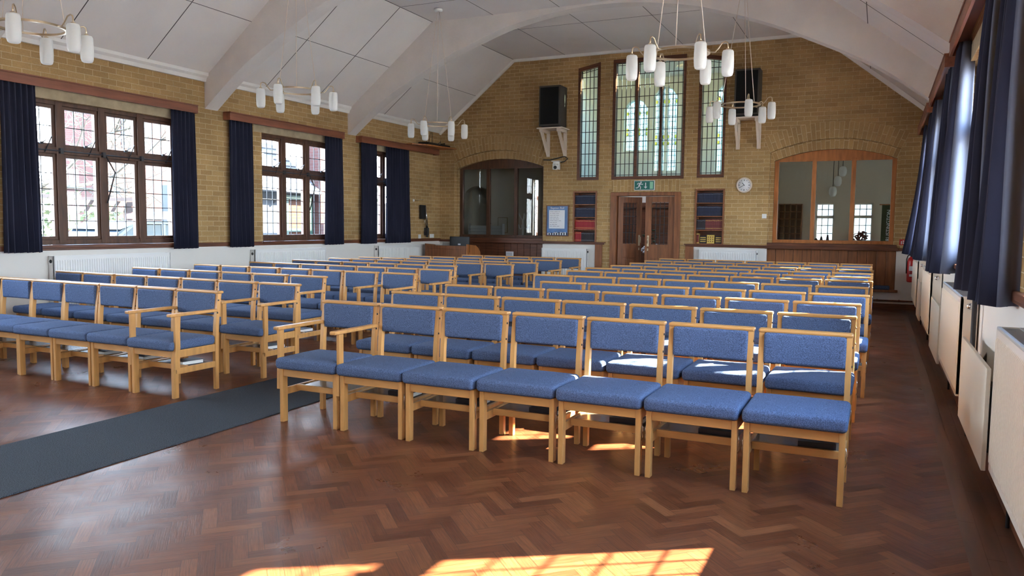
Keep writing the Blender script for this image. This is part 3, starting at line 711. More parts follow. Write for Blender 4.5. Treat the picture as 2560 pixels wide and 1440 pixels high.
# left room: cream with an archway
def arch_open(x0, x1, z0, ztop, n_=14):
    r = (x1-x0)/2; c = (x0+x1)/2; return [(x0, z0), (x1, z0)]+[(c+r*math.cos(pi*i/n_), ztop-r+r*math.sin(pi*i/n_)) for i in range(n_+1)]
room('left', -10.3, -6.32, YB+.27, 18.0, 3.4, 'cream', [arch_open(-9.95, -9.10, 0, 2.42), rect(-7.93, -7.79, 1.1, 2.55)])
struct('wall_left_passage', G().box(-10.3, -8.9, 19.2, 19.3, -.1, 3.4).box(-8.9, -8.8, 18.2, 19.3, -.1, 3.4).box(-10.4, -10.3, 18.2, 19.3, -.1, 3.4).box(-10.4, -8.8, 18.2, 19.3, 3.3, 3.4), 'cream')
g = G(); g.box(-7.93, -7.79, 18.10, 18.16, 1.1, 1.13); g.box(-7.935, -7.92, 18.1, 18.16, 1.1, 2.55); g.box(-7.80, -7.785, 18.1, 18.16, 1.1, 2.55)
for z in (1.3, 1.5, 1.7, 1.9, 2.1, 2.3, 2.48): g.box(-7.93, -7.79, 18.12, 18.14, z-.006, z+.006)
for x in (-7.88, -7.83): g.box(x-.004, x+.004, 18.12, 18.14, 1.1, 2.6)
w = struct('window_%d' % n, g, 'lead'); n += 1
obj('pane', G().box(-7.93, -7.79, 18.128, 18.132, 1.1, 2.55), 'pane', w)
portal(-7.86, 18.3, 1.83, .14, 1.45, (0, -1, 0))
tag(obj('brick_house_wall', G().box(-10.5, -6.0, 19.6, 20, -.3, 2.22), 'orangebrick'), 'orange brick wall outside, seen through the slim leaded window of the left side room', 'wall')

# things in those rooms
t = thing('coat_stand', 'white coat stand with curved hooks behind the right pane of the left arched screen', 'coat stand', (-7.51, 16.5, 0))
obj('pole', G().tube([(0, 0, .03), (0, 0, 1.56)], .022, 10), 'plast', t)
for k in range(6):
    a = k*pi/3+.15; c_, s_ = math.cos(a), math.sin(a); up = k % 2
    pts = [(0, 0, 1.52), (.06*c_, .06*s_, 1.60), (.10*c_, .10*s_, 1.69)] if up else [(0, 0, 1.40), (.07*c_, .07*s_, 1.33), (.12*c_, .12*s_, 1.36), (.14*c_, .14*s_, 1.43)]
    obj('hook', G().tube(pts, .012, 8), 'plast', t)
for k in range(4):
    a = k*pi/2+.4; obj('foot', G().tube([(0, 0, .12), (.18*math.cos(a), .18*math.sin(a), .06), (.28*math.cos(a), .28*math.sin(a), .015)], .014, 8), 'plast', t)
t = thing('toilet_sign', 'black toilet sign with two figures on the grey passage wall seen through the left archway', 'sign', (-9.62, 19.19, 1.60))
for dx in (-.05, .05):
    g = G(); g.lathe2((dx, -.005, .06), .018, 1, .3, 1, 10); g.prism([(dx-.03, .035), (dx+.03, .035), (dx+.022, -.02), (dx+.014, -.075), (dx-.014, -.075), (dx-.022, -.02)], 'y', -.01, 0); obj('figure', g, 'black', t)
obj('lettering', G().box(-.09, .09, -.008, 0, -.15, -.125), 'black', t)
t = thing('framed_picture', 'dim framed notice on the cream wall behind the middle pane of the left arched screen', 'picture', (-8.75, 17.98, 1.42))
obj('frame', G().box(-.14, .14, -.02, .015, -.2, .2, .004), 'concrete', t); obj('sheet', G().box(-.12, .12, -.024, -.018, -.18, .18), 'cream', t)
t = thing('document_rack', 'clear tiered leaflet rack standing behind the left arched screen', 'rack', (-8.55, 16.6, 0))
for k in range(4): obj('tray', G().prism([(0, 1.12+k*.07), (.10, 1.12+k*.07), (.13, 1.19+k*.07), (.12, 1.19+k*.07), (.095, 1.13+k*.07), (0, 1.13+k*.07)], 'x', -.45, .45), 'grille', t)
obj('side_panel', G().box(-.46, -.45, 0, .13, 0, 1.45), 'grille', t); obj('side_panel', G().box(.45, .46, 0, .13, 0, 1.45), 'grille', t)
t = thing('pigeonholes', 'dark wooden pigeonhole unit on the cream wall behind the right arched screen', 'shelf unit', (-1.88, 18.99, 1.13))
g = G(); 
for i in range(5): x = -.25+i*.125; g.box(x-.009, x+.009, -.22, 0, 0, .84)
for i in range(6): z = i*.166; g.box(-.25, .25, -.22, 0, z-.008, z+.008)
obj('carcass', g, 'panelwood', t); obj('back_panel', G().box(-.25, .25, -.012, 0, 0, .84), 'darkwood', t); obj('plinth', G().box(-.26, .26, -.23, 0, -1.13, -.01), 'panelwood', t)
for i, (x, z) in enumerate(((-.90, 2.16), (-.815, 2.365), (-.73, 2.56))):
    t = thing('pendant_lamp', ['lowest of three white glass pendants in the room behind the right arched screen', 'middle of three white glass pendants in the room behind the right arched screen', 'highest of three white glass pendants in the room behind the right arched screen'][i], 'lamp', (x, 17, 0), 0, 'pendants in the side room')
    obj('lamp_shade', G().lathe([(.03, z+.10), (.06, z+.08), (.075, z+.02), (.07, z-.05), (.045, z-.095), (.02, z-.1)], n=16), 'opal', t)
    obj('cord', G().tube([(0, 0, z+.1), (0, 0, 3.55)], .006, 6), 'iron', t)
tag(obj('windowsill_shelf', G().box(-1.5, .3, 18.6, 18.98, 1.06, 1.10), 'panelwood'), 'narrow wooden shelf under the two obscured windows of the right side room', 'shelf')
t = thing('flower_arrangement', 'dark dried flower arrangement on the shelf before the right obscured window', 'flowers', (-.38, 18.75, 1.10))
g = G(); rr = random.Random(3)
for k in range(70):
    a = rr.uniform(0, 2*pi); e = rr.uniform(.1, 1.4); r_ = rr.uniform(.08, .2); c = (r_*1.0*math.cos(a)*math.cos(e)*1.1, r_*.6*math.sin(a)*math.cos(e), .07+r_*math.sin(e)); g.lathe2(c, rr.uniform(.015, .03), 1, 1, .8, 6)
obj('blooms', g, M['maroonb'], t)['kind'] = 'stuff'
obj('vase', G().lathe([(.05, 0), (.07, .04), (.05, .09)], n=12), 'concrete', t)
for i, x in enumerate((-1.30, -1.19, -1.06)):
    tag(obj('ornament', G().lathe([(.03, 1.10), (.04, 1.13), (.03, 1.18), (.015, 1.2+.04*i)], (x, 18.75, 0), 10), 'darkb'), ['small dark ornament, left of three before the middle pane of the right screen', 'small dark ornament, middle of three before the middle pane of the right screen', 'small dark ornament, right of three before the middle pane of the right screen'][i], 'ornament', 'ornaments on the side room shelf')
t = thing('banner', 'narrow green banner with upright white letters RUSTINGTON at right of the side room', 'banner', (.10, 18.50, 0))
obj('cloth', G().box(-.09, .10, -.006, .006, 1.10, 1.94), 'leaf', t); obj('rod', G().tube([(-.14, 0, 1.94), (.14, 0, 1.94)], .012, 8), 'orangewood', t)
me = text_mesh('lettering', 'RUSTINGTON', .105); me.transform(Matrix.Translation((.05, -.012, 1.50)) @ Matrix.Rotation(pi/2, 4, 'X') @ Matrix.Rotation(pi/2, 4, 'Z')); obj('lettering', me, 'whitep', t)
obj('stand', G().box(-.12, .12, -.1, .06, 0, 1.10), 'panelwood', t)

# ================================================================== DOORS
g = G(); g.box(-5.0, -4.87, YB-.03, YB+.2, 0, 2.10, .006); g.box(-3.685, -3.565, YB-.03, YB+.2, 0, 2.10, .006); g.box(-4.99, -3.575, YB-.033, YB+.198, 2.03, 2.104, .006)
struct('trim_18', g, 'panelwood')
def door(num, w, hinge, ang, hs):
    """half-glazed oak leaf; hs=+1 leaf runs to +x from its hinge, -1 to -x"""
    e = bpy.data.objects.new('door_%d' % num, None); COL.objects.link(e); e.location = hinge; e.rotation_euler = (0, 0, ang); e['kind'] = 'structure'
    X = lambda a: hs*a
    g = G()
    for a, b, c, d, e_ in ((0, .125, 0, 2.02, .022), (w-.125, w, 0, 2.02, .022), (.12, w-.12, 1.90, 2.019, .0205), (.12, w-.12, .001, .22, .0205), (.12, w-.12, .78, 1.06, .0205)): g.box(X(a), X(b), -e_, e_, c, d, .003)
    obj('frame', g, 'panelwood', e)
    g = G(); g.box(X(.12), X(w-.12), -.008, .008, .21, .79); g.box(X(.16), X(w-.16), -.014, .014, .26, .74, .006); obj('panel', g, 'panelwood', e)
    g = G(); g.box(X(.12), X(w-.12), -.003, .003, 1.05, 1.91); obj('pane', g, 'pane', e)
    g = G()
    for i in range(1, 4): t = .125+(w-.25)*i/4; g.box(X(t-.005), X(t+.005), -.008, .008, 1.06, 1.90)
    for i in range(1, 5): z = 1.06+.84*i/5+.06; g.box(X(.125), X(w-.125), -.008, .008, z-.005, z+.005)
    obj('leading', g, 'lead', e)
    g = G(); g.box(X(w-.085), X(w-.045), -.034, .034, 1.02, 1.24, .004); g.tube([(X(w-.065), -.035, 1.20), (X(w-.065), -.075, 1.20), (X(w-.065), -.075, 1.08)], .009, 8); obj('handle', g, 'brass', e)
    g = G(); g.box(X(w-.075), X(w-.050), -.03, .03, .93, .98, .003); obj('lock', g, 'brass', e)
    return e
door(1, .59, (-4.865, YB+.05, 0), math.radians(52), 1)
door(2, .59, (-3.69, YB+.05, 0), 0.0, -1)
# flowers on a stand just inside the lobby
t = thing('flower_stand', 'white flowers on a dark stand glimpsed through the half open double door', 'flowers', (-4.62, 16.9, 0))
g = G(); rr = random.Random(5)
for k in range(40): g.lathe2((rr.gauss(0, .07), rr.gauss(0, .05), .92+rr.gauss(0, .07)), rr.uniform(.02, .035), 1, 1, .8, 6)
obj('blooms', g, 'whitep', t)['kind'] = 'stuff'; obj('stand', G().lathe([(.12, 0), (.03, .04), (.025, .7), (.1, .74), (.09, .86)], n=12), 'darkwood', t)
g = G()
for k in range(30):
    a = rr.uniform(0, 2*pi); r_ = rr.uniform(.06, .16); g.lathe2((r_*math.cos(a), r_*.7*math.sin(a), rr.uniform(1.0, 1.35)), rr.uniform(.02, .045), 1, 1, .5, 6)
obj('leaves', g, 'leaf', t)['kind'] = 'stuff'

# ================================================================== CHAIRS
CW_, LEGX = .52, .248
def chair_parts(arm):
    P = []       # (part name, mesh, material, [sub parts])
    g = G(); g.rbox(-.2565, .2565, -.042, .432, .384, .462, .026, crown=.012); P.append(('seat', g.mesh('seat'), 'fabric', []))
    g = G(); g.rbox(-.219, .219, .442, .484, .628, .806, .018, bow=.012); P.append(('backrest', g.mesh('backrest'), 'fabric', []))
    for s in (-1, 1):
        a, b = sorted((s*LEGX, s*(LEGX-.030)))
        P.append(('leg', G().box(a, b, 0, .05, 0, .384, .003).mesh('leg'), 'beech', []))
        prof_ = [(.432, 0), (.430, .25), (.434, .42), (.441, .55), (.456, .68), (.474, .803), (.512, .803), (.492, .68), (.478, .55), (.472, .42), (.468, .25), (.466, 0)]
        subs = []
        if s == 1:
            for y, z in ((.475, .75), (.462, .645)): subs.append(('bolt', G().lathe([(.007, 0), (.007, .004), (.003, .0055)], (LEGX, y, z), 10, 'x').mesh('bolt'), 'iron'))
        P.append(('leg', G().prism(prof_, 'x', a, b).mesh('rear_leg'), 'beech', subs))
        a2, b2 = sorted((s*LEGX-s*.003, s*(LEGX-.024)))
        P.append(('side_rail', G().box(a2, b2, .05, .434, .322, .384, .002).mesh('side_rail'), 'beech', []))
        P.append(('side_stretcher', G().box(a2, b2, .05, .434, .190, .240, .002).mesh('side_stretcher'), 'beech', []))
    g = G(); g.box(-.2525, .2525, .468, .535, .803, .826, .009); P.append(('top_rail', g.mesh('top_rail'), 'beechx', []))
    P.append(('front_rail', G().box(-.218, .218, .006, .030, .328, .384, .002).mesh('front_rail'), 'beechx', []))
    P.append(('cross_stretcher', G().box(-.224, .224, .145, .167, .203, .245, .002).mesh('cross_stretcher'), 'beechx', []))
    P.append(('under_shelf', G().box(-.224, .224, .167, .41, .222, .232).mesh('under_shelf'), mat_shelf, []))
    g = G()
    for s in (-1, 1):
        g.tube([(s*(LEGX+.0015), .025, .30), (s*(LEGX+.008), .02, .275), (s*(LEGX+.003), .02, .25), (s*(LEGX+.009), .02, .225), (s*(LEGX+.002), .025, .20)], .0022, 5)
    P.append(('linking_clip', g.mesh('linking_clip'), 'steel', []))
    if arm:
        for s in (-1, 1):
            x0, x1 = sorted((s*(LEGX-.028), s*(LEGX+.022)))
            g = G(); g.box(x0, x1, -.035, .452, .655, .680, .007); P.append(('armrest', g.mesh('armrest'), 'beech', []))
            a, b = sorted((s*(LEGX+.001), s*(LEGX+.023)))
            pr = [(.052, .655), (.052, .40), (.045, .37), (.046, .235), (-.002, .235), (.001, .36), (.006, .41), (.006, .655)]
            P.append(('arm_post', G().prism(pr, 'x', a, b).mesh('arm_post'), 'beech', []))
    return P
mat_shelf = mat('brown under seat shelf', (0.16, 0.115, 0.075), 0.25)
def build_chair(arm):
    t = thing('church_armchair' if arm else 'church_chair', '', 'armchair' if arm else 'chair')
    for nm, me, m_, subs in chair_parts(arm):
        o = obj(nm, me, m_, t)
        for a, b, c in subs: obj(a, b, c, o)
    return t
proto = {0: build_chair(0), 1: build_chair(1)}
fresh = {0: True, 1: True}
ORD = ['', 'first', 'second', 'third', 'fourth', 'fifth', 'sixth', 'seventh', 'eighth', 'ninth', 'tenth', 'eleventh']
rc = random.Random(11)
def put_chair(arm, x, y, label, group, sx):
    rz = rc.gauss(0, .004); loc = (x+rc.gauss(0, .0008), y+rc.gauss(0, .006), 0)
    if fresh[arm]:
        fresh[arm] = False; p = proto[arm]; p.location = loc; p.rotation_euler = (0, 0, rz); p.scale = (sx, 1, 1); p['label'] = label; p['group'] = group; return p
    return dup(proto[arm], loc, rz, label, group, sx)
def hymn_book(x, y, z, rz, label, pages=True, w=.14, d=.19, h=.032):
    t = thing('hymn_book', label, 'book', (x, y, z), rz, 'hymn books under the chairs')
    g = G(); g.box(-w/2, w/2, -d/2, d/2, 0, .003); g.box(-w/2, w/2, -d/2, d/2, h-.003, h); g.box(-w/2-.002, -w/2+.004, -d/2, d/2, 0, h); obj('cover', g, 'darkb', t)
    obj('pages', G().box(-w/2+.004, w/2-.004, -d/2+.004, d/2-.004, .003, h-.003), 'paper', t)
    return t
# right-hand block: eleven rows of seven (row four has six), row one begins with an armchair
R_ROWS = [(4.20, -3.54, .530), (5.17, -3.567, .533), (6.12, -3.58, .537), (7.05, -2.97, .532), (8.10, -3.518, .531), (9.13, -3.482, .530), (9.93, -3.506, .530), (10.83, -3.43, .520), (11.80, -3.43, .520), (12.83, -3.47, .522), (13.86, -3.47, .522)]
for r, (y0, x0, p) in enumerate(R_ROWS):
    k = 6 if r == 3 else 7
    for i in range(k):
        arm = 1 if (r == 0 and i == 0) else 0
        yy = y0+.012*(i*(6-i))/9-.004*i
        nm = 'blue seated beech armchair' if arm else 'blue seated beech chair'
        put_chair(arm, x0+i*p, yy, '%s, %s from the left in %s row of the right-hand block' % (nm, ORD[i+1], ORD[r+1]), 'chairs of the right-hand block', 1.0)
        if r == 0 and i > 0: hymn_book(x0+i*p+.10, yy+.27, .234, pi/2+rc.gauss(0, .05), 'dark hymn book under the %s front chair of the right-hand block' % ORD[i+1])
# left-hand block: ten rows, the aisle seat of each an armchair
L_ROWS = [(4.37, -5.25, .500, 7), (5.33, -5.225, .522, 7), (6.35, -5.735, .517, 6), (7.34, -5.195, .524, 7), (8.30, -5.25, .502, 7), (9.21, -5.69, .505, 6), (10.11, -5.21, .502, 7), (10.83, -5.12, .500, 7), (11.83, -5.12, .515, 6), (12.91, -5.17, .500, 5)]
for r, (y0, x0, p, k) in enumerate(L_ROWS):
    for i in range(k):
        yy = y0+.012*i
        if i == 0: lab = 'blue seated beech armchair at the aisle end of %s row, left-hand block' % ORD[r+1]
        else: lab = 'blue seated beech chair, %s from the aisle in %s row of the left-hand block' % (ORD[i+1], ORD[r+1])
        put_chair(1 if i == 0 else 0, x0-i*p-(.022 if i else 0), yy, lab, 'chairs of the left-hand block', .965)
        if r < 4 and i < (3 if r == 0 else 1): hymn_book(x0-i*p+.10, yy+.27, .234, rc.gauss(0, .2), 'dark hymn book under the %s, %s row of the left-hand block' % ('aisle armchair' if i == 0 else ORD[i+1]+' chair from the aisle', ORD[r+1]))

# carpet runner up the aisle
g = G(); g.box(-4.875, -3.955, YF, 15.0, 0, .009, .003)
tag(obj('carpet_runner', g, 'carpet'), 'long dark grey carpet runner up the aisle between the two blocks', 'carpet')
# ================================================================== PELMETS AND CURTAINS
def pelmet(label, side, y0, y1, z0, z1):
    sx = 1 if side == 'L' else -1; xw = XL if side == 'L' else XR
    t = thing('pelmet', label, 'pelmet', (xw, (y0+y1)/2, z0), 0, 'pelmets over the side windows'); h = (y1-y0)/2
    g = G(); g.box(sx*.115, sx*.14, -h, h, 0, z1-z0, .003); obj('front_board', g, 'pelmet', t)
    g = G(); g.box(sx*.0, sx*.148, -h, h, z1-z0, z1-z0+.018, .003); obj('top_board', g, 'pelmet', t)
    for e in (-h, h-.02):
        g = G(); g.box(sx*.0, sx*.116, e, e+.02, 0, z1-z0); obj('end_board', g, 'pelmet', t)
    return t
pelmet('long red-brown pelmet above the large four-light window at left', 'L', 5.51, 8.29, 2.955, 3.055)
pelmet('red-brown pelmet above the three-light window in the middle of the left wall', 'L', 8.895, 11.67, 2.945, 3.05)
pelmet('red-brown pelmet running to the back left corner under the equipment shelf', 'L', 12.19, 15.03, 2.94, 3.045)
pelmet('nearest red-brown pelmet on the right wall, cut by the top of the frame', 'R', 5.51, 8.29, 2.99, 3.115)
pelmet('middle red-brown pelmet on the right wall, its end board showing', 'R', 8.895, 11.67, 3.01, 3.125)
pelmet('farthest red-brown pelmet on the right wall by the gable', 'R', 12.19, 15.03, 3.01, 3.125)
pelmet('red-brown pelmet above the nearest right window, out at the frame edge', 'R', 2.1, 5.0, 2.99, 3.115)

def curtain(label, side, y0, y1, folds, amp, seed, ztop=2.97, zbot=1.03, xm=None, lead=None, flare=0.0):
    rr = random.Random(seed); g = G(); n = folds*10; rows = 7
    sx = 1 if side == 'L' else -1; xw = XL if side == 'L' else XR
    xm = .075 if xm is None else xm; NL = 10
    ph = [rr.uniform(-.5, .5) for _ in range(folds+2)]; am = [rr.uniform(.65, 1.15) for _ in range(folds+2)]
    vs = []
    for k in range(rows):
        t = k/(rows-1); z = ztop+(zbot-ztop)*t
        for i in range(n+1):
            u = i/n; f = u*folds; j = int(f)
            a = amp*am[min(j, folds)]*(.30+.70*t)
            y = y0+(y1-y0)*u+.012*math.sin(2*pi*f*2+ph[j])*t
            mid = (y0+y1)/2; y = mid+(y-mid)*(.93+.07*t)
            x = .066+(xm-.066)*t**.6+a*math.sin(2*pi*f+ph[j]*t*.6)+.008*t*math.sin(5*t+j)+flare*t*t
            row = len(vs) if i == 0 else row
            if i == 0 and lead is not None:     # leading edge turned in towards the glass
                for q in range(NL):
                    w_ = q/NL; vs.append((xw+sx*(lead+(x-lead)*w_), y0-.015*math.sin(w_*pi*2.2+seed)*(.5+t)+.02*(1-w_), z+.012*(1-w_)*(k == rows-1)))
            vs.append((xw+sx*max(x, .012), y, z+(.006*math.sin(2*pi*f) if k == rows-1 else 0)))
    n += NL if lead is not None else 0
    F = lambda i: [(k*(n+1)+i, k*(n+1)+i+1, (k+1)*(n+1)+i+1, (k+1)*(n+1)+i) for k in range(rows-1)]
    fs = [q for i in range(NL if lead is not None else 0, n) for q in F(i)]
    g.add(vs, fs, True); me = g.mesh('curtain')
    o = obj('curtain', me, 'velvet'); s = o.modifiers.new('thickness', 'SOLIDIFY'); s.thickness = .005
    if lead is not None:
        g = G(); g.add(vs, [q for i in range(NL) for q in F(i)], True); li = obj('lining', g, 'lining', o); li['label'] = 'pale lining turned out at the leading edge'
        s = li.modifiers.new('thickness', 'SOLIDIFY'); s.thickness = .005
    return tag(o, label, 'curtain', 'navy curtains')
curtain('navy curtain at the left frame edge, near side of the four-light window', 'L', 5.53, 5.97, 6, .045, 1)
curtain('navy curtain at the far side of the large four-light left window', 'L', 7.86, 8.31, 6, .045, 2)
curtain('navy curtain at the near side of the three-light left window', 'L', 8.93, 9.45, 6, .045, 3)
curtain('navy curtain at the far side of the three-light left window', 'L', 11.18, 11.71, 6, .045, 4)
curtain('navy curtain on the near side of the nearly covered window by the back left corner', 'L', 12.24, 12.79, 6, .045, 5)
curtain('wide navy curtain drawn over the window nearest the back left corner', 'L', 13.05, 13.96, 9, .045, 6)
curtain('nearest navy curtain on the right wall, its sunlit fold at the frame edge', 'R', 4.56, 5.02, 3, .085, 7, 3.02, 1.02, .11, -.05)
curtain('narrow dark navy curtain beside the nearest one on the right wall', 'R', 5.60, 5.95, 3, .075, 8, 3.02, 1.02, .11, .02)
curtain('navy curtain with a pale lit fold at the far side of the second right window', 'R', 7.80, 8.27, 4, .080, 9, 3.02, 1.02, .11, -.03, .05)
curtain('navy curtain near the middle of the right wall, third from the far end', 'R', 8.96, 9.44, 5, .075, 10, 3.02, 1.02, .10, .01)
curtain('navy curtain second from the far end of the right wall', 'R', 11.12, 11.66, 5, .080, 12, 3.02, 1.02, .11, -.03, .05)
curtain('navy curtain near the fire extinguisher, near side of the last right window', 'R', 12.28, 12.79, 5, .065, 13, 3.02, 1.02, .09, None, .08)
curtain('farthest navy curtain on the right wall, in the back right corner', 'R', 13.66, 14.3, 6, .065, 14, 3.02, 1.02, .09, None, .15)
curtain('navy curtain at the near side of the closest right window, behind the frame edge', 'R', 2.15, 2.55, 5, .065, 15, 3.02, 1.02, .09)

# ================================================================== RADIATORS
def radiator(label, loc, rz, L, H, z0, m, depth=.10, flute=.0335, valve=0):
    """runs along local x, faces local -y, back at y=0"""
    t = thing('radiator', label, 'radiator', loc, rz, 'panel radiators')
    n = max(8, int(L/flute)); vs = []; prof_ = [(0, 0), (.28, 0), (.36, -.008), (.64, -.008), (.72, 0)]
    xs = []
    for i in range(n): xs += [((i+a)/n*(L-.06)-L/2+.03, b) for a, b in prof_]
    xs = [(-L/2, 0)]+xs+[(L/2-.03, 0), (L/2, 0)]
    m_ = len(xs); zz = [z0, z0+.035, z0+.05, z0+H-.06, z0+H-.045, z0+H-.012]; fac = [0, 0, 1, 1, 0, 0]
    for z, f in zip(zz, fac): vs += [(x, -depth+.0+(y*f), z) for x, y in xs]
    fs = [(k*m_+i, k*m_+i+1, (k+1)*m_+i+1, (k+1)*m_+i) for k in range(len(zz)-1) for i in range(m_-1)]
    g = G(); g.add(vs, fs); g.box(-L/2, L/2, -depth+.001, -depth+.02, z0, z0+H-.012); obj('front_panel', g, m, t)
    for s in (-1, 1):
        a, b = sorted((s*L/2, s*(L/2-.012))); g = G(); g.box(a, b, -depth, -.012, z0+.01, z0+H, .003); obj('side_panel', g, m, t)
    g = G(); g.box(-L/2, L/2, -depth, -depth+.018, z0+H-.014, z0+H, .003); g.box(-L/2, L/2, -.03, -.012, z0+H-.014, z0+H)
    k = -L/2+.02
    while k < L/2-.02: g.box(k, k+.006, -depth+.015, -.02, z0+H-.012, z0+H-.004); k += .022
    obj('top_grille', g, 'grille' if m == 'radw' else m, t)
    if valve:
        s = valve; g = G(); xs_ = s*(L/2); g.lathe([(.022, 0), (.022, s*.006), (.012, s*.010)], (xs_, -depth*.5, z0+H-.065), 14, 'x'); g.lathe([(.009, s*.009), (.007, s*.018)], (xs_, -depth*.5, z0+H-.065), 8, 'x')
        obj('valve', g, 'iron' if m != 'radw' else 'steel', t)
    g = G()
    for s in (-1, 1): g.tube([(s*(L/2-.05), -.035, z0+.02), (s*(L/2-.05), -.035, -.0)], .009, 8)
    obj('pipe', g, 'iron', t)
    g = G(); 
    for s in (-.3, .3): g.box(s*L-.02, s*L+.02, -.02, -.002, z0+.1, z0+H-.1)
    obj('wall_bracket', g, m, t)
    return t
RL = [('white panel radiator under the large four-light left window', 6.075, 7.77), ('white panel radiator under the three-light left window', 9.40, 11.14), ('white panel radiator nearest the wooden desk on the left wall', 12.76, 14.41)]
for lab, a, b in RL: radiator(lab, (XL, (a+b)/2, 0), pi/2, b-a, .69, .29, 'rad', .115, .0335, -1)
RR = [('nearest ivory radiator on the right wall, cut by the frame edge', 2.65, 4.30), ('second ivory radiator on the right wall, glossy side panel with a valve', 6.15, 7.85), ('third ivory radiator from the camera along the right wall', 9.62, 11.30), ('farthest ivory radiator on the right wall beside the fire extinguisher', 13.0, 14.65)]
for lab, a, b in RR: radiator(lab, (XR, (a+b)/2, 0), -pi/2, b-a, .695, .255, 'radw', .12, .0335, 1)
radiator('white radiator in the niche under the blue framed notice', (-5.975, YB, 0), 0, 1.02, .73, .215, 'rad', .09, .0335, 1)
radiator('white radiator in the niche under the wall clock', (-2.63, YB, 0), 0, 1.08, .73, .26, 'rad', .09, .0335, 1)
# flat ivory heater boards between the right-hand radiators
for lab, a, b in (('nearest flat ivory board standing between two right-hand radiators', 4.60, 5.92), ('middle flat ivory board between the right-hand radiators', 8.15, 9.41), ('farthest flat ivory board between the right-hand radiators', 11.96, 12.78)):
    t = thing('heater_board', lab, 'heater panel', (XR, (a+b)/2, 0), 0, 'flat heater boards on the right wall'); h = (b-a)/2
    obj('panel', G().box(-.118, -.096, -h, h, .165, .70, .004), 'board', t)
    for s in (-.6, .6):
        g = G(); g.box(-.098, -.003, s*h-.03, s*h+.03, .55, .565); g.prism([(-.096, .566), (-.003, .566), (-.003, .64), (-.02, .60), (-.06, .59), (-.096, .61)], 'y', s*h-.012, s*h+.012); g.box(-.098, -.02, s*h-.01, s*h+.01, .2, .55); obj('bracket', g, 'iron', t)
tag(obj('heating_pipe', G().tube([(XR-.05, 5.98, 1.03), (XR-.05, 5.98, .02)], .016, 10), 'iron'), 'dark upright pipe beside the second radiator on the right wall', 'pipe')
g = G(); g.tube([(-1.0, YB-.035, .155), (XR-.02, YB-.035, .155)], .014, 10); g.tube([(-.0, YB-.035, .155), (0, YB, .155)], .02, 8); g.tube([(.35, YB-.035, .155), (.35, YB, .155)], .02, 8)
tag(obj('heating_pipe', g, 'panelwood'), 'brown heating pipe along the foot of the back wall at right', 'pipe')

# ================================================================== CHANDELIERS
def chandelier(label, x, y, z, th):
    """ring at height z with six opal shades on swan-neck arms, hung on three cords"""
    t = thing('chandelier', label, 'chandelier', (x, y, 0), math.radians(th), 'ring chandeliers')
    zr = z+.11; R = .27
    g = G()
    for zz in (zr,): 
        for a in range(48):
            p0, p1 = 2*pi*a/48, 2*pi*(a+1)/48
            g.add([(r*math.cos(p), r*math.sin(p), h) for p in (p0, p1) for r, h in ((R-.012, zz-.008), (R+.012, zz-.008), (R+.012, zz+.010), (R-.012, zz+.010))], [(0, 1, 5, 4), (1, 2, 6, 5), (2, 3, 7, 6), (3, 0, 4, 7)])
    obj('ring', g, 'brass', t)
    for k in range(6):
        a = k*pi/3; c, s = math.cos(a), math.sin(a)
        pts = [(R, zr), (R+.055, zr-.005), (R+.085, zr+.03), (R+.115, zr+.075), (R+.145, zr+.085), (R+.165, zr+.075), (.44, zr+.05), (.44, z+.11)]
        g = G(); g.tube([(r*c, r*s, h) for r, h in pts], .0065, 8); arm = obj('arm', g, 'brass', t)
        sh = G(); sh.lathe([(.016, z+.118), (.045, z+.115), (.052, z+.10), (.0555, z+.03), (.056, z-.03), (.053, z-.085), (.046, z-.108), (.036, z-.116), (.01, z-.116)], (.44*c, .44*s, 0), 24); obj('lamp_shade', sh, 'opal', t)
        g = G(); g.lathe([(.018, z+.117), (.02, z+.128), (.008, z+.135)], (.44*c, .44*s, 0), 12); obj('cap', g, 'brass', t)
    zc = BRK
    obj('canopy', G().lathe([(.07, zc), (.075, zc-.02), (.065, zc-.045), (.02, zc-.05)], (0, 0, 0), 20), 'plast', t)
    for k in range(3):
        a = k*2*pi/3+.5; g = G(); g.tube([(R*math.cos(a), R*math.sin(a), zr+.008), (.02*math.cos(a), .02*math.sin(a), zc-.045)], .0045, 6); obj('cord', g, 'bracket', t)
    return t
chandelier('chandelier of white shades at the top left edge of the photo', -6.66, 4.40, 2.94, 11)
chandelier('chandelier of six white shades before the three-light left window', -6.70, 7.83, 2.95, 40)
chandelier('farthest left chandelier, whose ceiling canopy shows, near the equipment shelf', -6.70, 11.27, 2.95, 30)
chandelier('nearest right chandelier, hanging before the tall middle leaded window', -1.77, 7.36, 2.91, 8)
chandelier('chandelier hanging before the loudspeaker at right', -1.89, 11.6, 3.05, 54)

# ================================================================== BACK WALL THINGS
def speaker(label, xc, zb, zt, w, d):
    t = thing('loudspeaker', label, 'loudspeaker', (xc, YB, zb), 0, 'wall loudspeakers'); h = zt-zb
    g = G(); g.box(-w/2, w/2, -d, -.06, 0, h, .004); obj('cabinet', g, 'spk', t)
    g = G(); g.box(-w/2+.03, w/2-.03, -d-.008, -d+.002, .035, h-.035, .003); obj('grille_cloth', g, 'black', t)
def spk_shelf(label, xc, z, d):
    t = thing('bracket_shelf', label, 'shelf', (xc, YB, z), 0, 'loudspeaker shelves')
    obj('board', G().box(-.28, .28, -d, 0, -.025, -.001, .003), 'bracket', t)
    for s in (-.19, .19):
        g = G(); g.box(s-.035, s+.035, -.03, 0, -.56, -.025); g.box(s-.035, s+.035, -d+.02, 0, -.085, -.025); g.bar((s, -d+.06, -.07), (s, -.02, -.53), .07, .045, up=(1, 0, 0)); obj('bracket', g, 'bracket', t)
